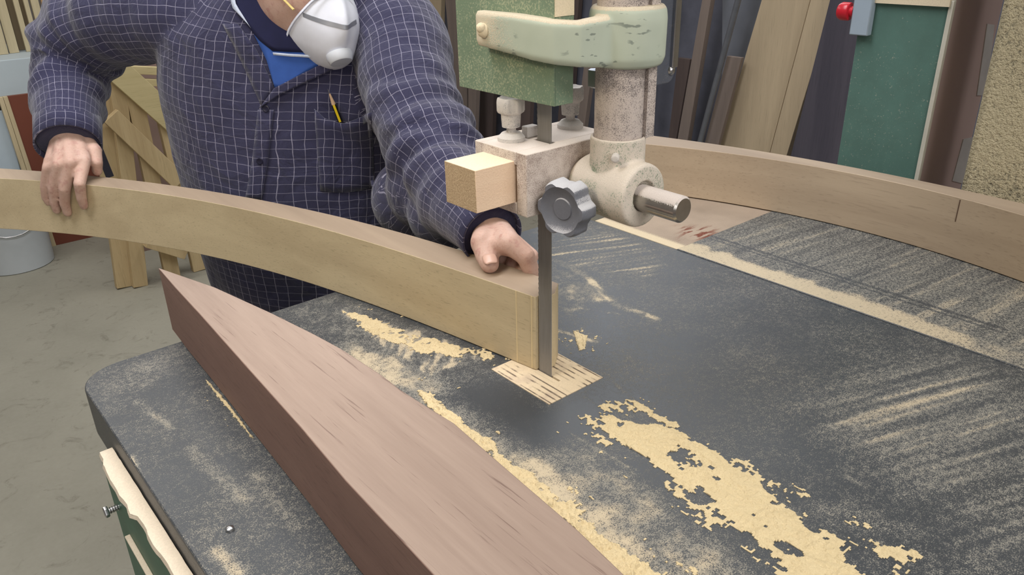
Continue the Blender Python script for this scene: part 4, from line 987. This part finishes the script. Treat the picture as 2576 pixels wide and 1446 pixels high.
# ================================================================== BACKGROUND, RIGHT WALL: timber leaning in the dark
W1 = wood('timber_pale', srgb(170, 153, 129), srgb(198, 180, 152), 'Z', 8, .7); W2 = wood('timber_grey', srgb(112, 102, 98), srgb(138, 124, 116), 'Z', 8, .8)
W3 = wood('timber_brown', srgb(76, 66, 66), srgb(100, 86, 82), 'Z', 8, .8); W4 = wood('timber_dark', srgb(60, 58, 70), srgb(90, 86, 96), 'Z', 7, .8)
def plank(l0, l1, r0, r1, plane, lab, m, th=.022, z0=0.0, z1=None, axis='x', name='plank', cat='plank', group=None):
    """plank from left edge (low, high) and right edge (low, high) picture points on a wall-parallel plane, carried down to the floor"""
    f = Xp if axis == 'x' else Yp
    L0, L1, R0, R1 = (f(*q, plane) for q in (l0, l1, r0, r1))
    def at(a, b, z): return a+(b-a)*((z-a.z)/(b.z-a.z))
    z1_ = z1 if z1 is not None else 1.9
    b0, b1, t0, t1 = at(L0, L1, z0), at(R0, R1, z0), at(L0, L1, z1_), at(R0, R1, z1_)
    d = Vector((th, 0, 0)) if axis == 'x' else Vector((0, th, 0))
    mb = MB().hexa([b0, b1, b1+d, b0+d, t0, t1, t1+d, t0+d])
    o = build(mb, name, m, None, bevel=.0015, smooth=False, origin=tuple((b0+b1)/2))
    return tag(o, lab, cat, group)
GR = 'timber leaning on the dark wall'
plank((1811, 358), (1916, 0), (1937, 380), (2038, 0), 2.36, 'wide pale board leaning on the dark wall, left of its narrow neighbour', W1, .04, group=GR)
plank((1938, 380), (2039, 0), (1980, 387), (2098, 0), 2.33, 'narrow pale board leaning against the right edge of the wide pale one', W1, .05, group=GR)
plank((1774, 354), (1828, 143), (1809, 356), (1866, 143), 2.30, 'short grey-brown board standing in front of the metal pipe wall', W2, .02, z1=float(Xp(1845, 143, 2.30).z), group=GR)
plank((1705, 345), (1766, 0), (1730, 349), (1788, 0), 2.27, 'tall thin grey-brown lath between the short dark board and the pipe', W2, .03, group=GR)
plank((1682, 343), (1705, 147), (1702, 345), (1737, 147), 2.38, 'short dark brown board with its top end showing right of the steel post', W3, .02, z1=float(Xp(1720, 147, 2.38).z), group=GR)
plank((1600, 340), (1612, 150), (1617, 340), (1636, 150), 2.38, 'pale lath standing just behind the steel post', W1, .03, group=GR)
plank((1178, 335), (1178, 0), (1194, 335), (1206, 0), 2.20, 'pale narrow lath standing behind the blade guard', W2, .03, group=GR)
plank((1150, 335), (1120, 0), (1176, 335), (1172, 0), 2.24, 'greenish grey board standing at the left edge of the blade guard', W2, .03, group=GR)
plank((1205, 340), (1215, 0), (1238, 342), (1250, 0), 2.39, 'dark brown board standing behind the near clamp knob', W3, .03, group=GR)
plank((1275, 345), (1285, 0), (1330, 350), (1345, 0), 2.30, 'dark wide board standing behind the blade', W3, .03, group=GR)
plank((1400, 345), (1425, 0), (1430, 348), (1456, 0), 2.46, 'dark board standing behind the far clamp knob', W3, .03, group=GR)
plank((1446, 345), (1490, 0), (1466, 348), (1512, 0), 2.36, 'slim grey-brown lath standing left of the steel post', W2, .03, group=GR)
plank((1076, 250), (1078, 0), (1104, 250), (1110, 0), 2.30, 'pale board rising beside the shoulder of the man', W1, .03, group=GR)
plank((1040, 250), (1030, 0), (1066, 250), (1062, 0), 2.36, 'grey-brown board half hidden behind the shoulder of the man', W2, .03, group=GR)
plank((1990, 387), (2080, 30), (2107, 407), (2180, 30), 2.28, 'wide dark weathered panel standing left of the green column', W4, .03, name='panel', cat='panel')
plank((1815, 240), (1817, 0), (1900, 240), (1918, 0), 2.44, 'grey-blue sheet standing behind the metal pipe', plain('grey_sheet', srgb(112, 116, 126), .7, var=.15, sc=8), .01, name='sheet', cat='sheet')
p0 = Xp(1763, 350, 2.25); p1 = Xp(1857, 0, 2.25); k0 = p0+(p1-p0)*((0.0-p0.z)/(p1.z-p0.z)); k1 = p0+(p1-p0)*((1.9-p0.z)/(p1.z-p0.z))
tag(build(MB().tube([k0, k1], .0125, 20), 'pipe', plain('dull_pipe_metal', srgb(128, 132, 142), .4, .6), None, origin=tuple(k0)), 'thin grey metal pipe leaning between the planks on the dark wall', 'pipe')

# ---- dust-caked post at the right edge of the view
g = G('caked_post'); v = g.co(); n1 = g.noise(v, 190, 3, .7); n2 = g.noise(v, 430, 2, .7); n3 = g.noise(v, 5, 3)
f = g.step(g.ma('ADD', g.ma('MULTIPLY', n1, .6), g.ma('ADD', g.ma('MULTIPLY', n2, .3), g.ma('MULTIPLY', n3, .35))), .42, .62)
M_CAKE = g.out(g.mix(f, srgb(112, 108, 92), g.mix(n2, srgb(178, 165, 132), srgb(214, 202, 170))), .95); g.bump(n1, 1.0, .006)
q0 = Yp(2450, 455, -.2); q1 = Yp(2520, 0, -.2)
cp = empty('machine_casing', (.86, -.32, 0), 'tall machine casing thickly caked with yellow sawdust at the right edge', 'machine')
build(MB().box((.80, -.55, 0), (1.0, -.135, 2.3)), 'body', M_CAKE, cp, bevel=.012)

# ================================================================== BACKGROUND, BACK WALL: bench, boards, bucket, pine frame
YF = 3.80
M_RED = plain('red_brown_panel', srgb(120, 66, 50), .6, var=.08, sc=6); M_PALE = wood('pale_edge_wood', srgb(190, 172, 136), srgb(214, 198, 164), 'Z', 10)
lo0, lo1, hi0, hi1 = Yp(117, 618, YF), Yp(141, 614, YF), Yp(-4, 246, YF), Yp(20, 246, YF)
pn = empty('cabinet_door', (lo1.x+.3, YF, 0), 'red-brown door with a pale wooden edge leaning on the bench at the left', 'door')
def lean(y0, y1, x0, x1, nm, m):
    B0, B1 = lo0.lerp(lo1, x0), lo0.lerp(lo1, x1); T0, T1 = hi0.lerp(hi1, x0), hi0.lerp(hi1, x1)
    pts = [Vector((p.x, y, z)) for z, (p, q) in ((0.0, (B0, B1)), (hi0.z, (T0, T1))) for p, y in ((p, y0), (q, y0), (q, y1), (p, y1))]
    return build(MB().hexa(pts), nm, m, pn, bevel=.001, smooth=False)
lean(YF, YF+.03, 0, .48, 'edge_strip', M_PALE); lean(YF+.002, YF+.03, .52, 1, 'edge_strip', M_PALE); lean(YF+.008, YF+.03, 1, 22, 'panel', M_RED)
wbz = float(Yp(60, 238, YF+.08).z)
bench = empty('bench', (.0, 4.3, 0), 'low wooden bench behind the red-brown door, carrying the wide white box', 'bench')
M_BEN = wood('bench_wood', srgb(150, 128, 100), srgb(176, 152, 120), 'X', 9)
build(MB().box((-.60, YF+.07, wbz-.03), (.75, 4.75, wbz)), 'top', M_BEN, bench, bevel=.002, smooth=False)
for x in (-.56, .68):
    for y in (YF+.09, 4.68): build(MB().box((x, y, 0), (x+.05, y+.05, wbz-.03)), 'leg', M_BEN, bench, smooth=False)
bx = build(MB().box((-.50, YF+.085, wbz+.001), (.62, 4.6, float(Yp(60, 146, YF+.085).z))), 'storage_box', plain('pale_blue_white', srgb(188, 200, 206), .6, var=.04, sc=10), None, bevel=.004, smooth=False, origin=(.0, 4.2, wbz+.001))
tag(bx, 'wide pale blue-white box standing on the low bench at the left', 'box')
bz = float(Yp(60, 146, YF+.085).z)
def vboard(x0, x1, yb, m, lab, yth=.02, zlo=bz+.001, grp='boards stacked above the white box'):
    a0 = Yp(x0, 0, yb).x; a1 = Yp(x1, 0, yb).x; s0 = Yp(x0+26, 140, yb).x; 
    d = MB().hexa([(a0, yb, zlo), (a1, yb, zlo), (a1, yb+yth, zlo), (a0, yb+yth, zlo), (a0, yb, 2.1), (a1, yb, 2.1), (a1, yb+yth, 2.1), (a0, yb+yth, 2.1)])
    o = build(d, 'board', m, None, bevel=.001, smooth=False, origin=((a0+a1)/2, yb, zlo)); return tag(o, lab, 'board', grp)
W5 = wood('timber_cream', srgb(186, 172, 138), srgb(206, 192, 160), 'Z', 9, .7); W6 = wood('timber_shade', srgb(132, 116, 92), srgb(150, 134, 108), 'Z', 9, .7); W7 = wood('timber_tan', srgb(176, 142, 102), srgb(196, 162, 122), 'Z', 9, .7)  # timber_shade is a darker wood colour that paints the shadow between boards
vboard(-60, -16, 4.10, W5, 'cream board standing on the white box at the very left edge')
vboard(-13, 13, 4.12, W5, 'cream board above the white box, second from the left edge')
vboard(14, 31, 4.22, W6, 'brown strip coloured as the shadow between the two leftmost cream boards', .02)
vboard(32, 46, 4.12, W5, 'cream narrow board above the white box, third cream one from the left edge')
vboard(47, 57, 4.22, W6, 'thin strip coloured as shade behind the middle of the cream row')
vboard(58, 70, 4.12, W5, 'cream narrow board above the white box, just left of a dark gap')
vboard(76, 96, 4.12, W5, 'cream board above the white box, right of the dark gap')
vboard(103, 190, 4.12, W7, 'wide tan board above the white box beside the sleeve of the man')
# tall white container at the very left and the bucket on the floor
bk_c = Zp(4, 697, 0)+Vector((.577, .817, 0)).normalized()*.165; bk = empty('bucket', (bk_c.x, bk_c.y, 0), 'big white plastic bucket on the floor at the left edge', 'bucket')
M_WHITE = plain('white_plastic_bucket', srgb(196, 202, 206), .4, var=.03)
bl = Vector((bk_c.x, bk_c.y, 0)); Rb = .165
build(MB().lathe(bl, (0, 0, 1), [(0, Rb*.92), (.004, Rb*.95), (.34, Rb*1.02), (.36, Rb*1.06), (.385, Rb*1.06), (.39, Rb*1.03), (.388, Rb*.98), (.02, Rb*.9)], 56), 'shell', M_WHITE, bk)
build(MB().tube([bl+Vector((Rb*1.07*math.cos(t), Rb*1.07*math.sin(t), .35-.16*abs(math.sin(t)))) for t in np.linspace(0, -PI, 17)], .003, 10), 'handle', M_STEEL, bk)
wb = build(MB().box((-.62, 3.842, 0), (float(Yp(38, 380, 3.842).x), 3.856, float(Yp(10, 285, 3.765).z))), 'sheet', plain('white_sheet', srgb(190, 204, 214), .5, var=.03), None, bevel=.002, smooth=False, origin=(-.45, 3.85, 0))
tag(wb, 'white sheet standing upright on the floor behind the bucket at the left edge', 'sheet')
tag(build(MB().box((float(Yp(96, 600, 3.78).x), 3.779, 0), (float(Yp(112, 600, 3.78).x), 3.796, .16)), 'box', plain('grey_brown_carton', srgb(122, 110, 104), .9, var=.08), None, smooth=False, origin=(-.05, 3.83, 0)), 'small grey-brown carton between the bucket and the red-brown cabinet', 'carton')

# raw pine frame: uprights, diagonal braces and a sloping top rail
M_PINE = wood('raw_pine', srgb(176, 152, 112), srgb(206, 184, 142), 'Z', 12, .75); M_PINE2 = wood('raw_pine_light', srgb(190, 174, 128), srgb(214, 198, 152), 'X', 12, .75)
fy = 2.95
fr = empty('pine_frame', tuple(Yp(420, 690, fy)*1.0), 'raw pine frame of uprights and diagonal braces standing behind the man', 'wooden frame')
fr.location.z = 0
def bar(p, q, w, y, th, nm, m):
    """timber between two picture points on the plane y with picture-plane width w (metres)"""
    a, b = Yp(*p, y), Yp(*q, y); d = (b-a).normalized(); n = Vector((-d.z, 0, d.x)); h = n*(w/2); t_ = Vector((0, th, 0))
    return build(MB().hexa([a-h, a+h, a+h+t_, a-h+t_, b-h, b+h, b+h+t_, b-h+t_]), nm, m, fr, bevel=.002, smooth=False)
def down(p, q, y):      # extend the line p->q (picture points) down to the floor
    a, b = Yp(*p, y), Yp(*q, y); k = (0.002-a.z)/(b.z-a.z); c = a+(b-a)*k; d = c-CAM; t = d.dot(_f); return (CX+FPX*d.dot(R_)/t, CY-FPX*d.dot(U_)/t)
for p, q, w, y, nm, m in (((262, 236), (290, 448), .105, fy+.04, 'upright', M_PINE), ((296, 196), (324, 446), .062, fy+.002, 'upright', M_PINE), ((334, 215), (384, 450), .066, fy, 'upright', M_PINE), ((413, 275), (456, 462), .068, fy+.001, 'upright', M_PINE)):
    bar(down(p, q, y), p, w, y, .035, nm, m)
bar((284, 166), (446, 312), .100, fy-.04, .035, 'top_rail', M_PINE2)
bar((318, 176), (470, 182), .034, fy+.09, .03, 'top_rail', M_PINE2); bar((330, 206), (470, 212), .030, fy+.09, .03, 'top_rail', M_PINE2)
bar((280, 292), (455, 460), .074, fy-.04, .035, 'brace', M_PINE)
bar((226, 318), (278, 446), .030, fy-.10, .01, 'strap', plain('black_strap', srgb(44, 42, 54), .6))
b0 = bar((372, 610), (470, 640), .05, fy-.06, .05, 'bottom_rail', M_PINE)
pz = float(Yp(350, 130, 3.4).z)
tag(build(MB().box((float(Yp(255, 300, 3.4).x), 3.4, 0), (float(Yp(520, 300, 3.4).x), 3.45, pz)), 'panel', plain('mauve_brown_board', srgb(150, 126, 116), .8, var=.1, sc=8), None, smooth=False, origin=(.5, 3.42, 0)), 'mauve-brown panel standing behind the raw pine frame', 'panel')
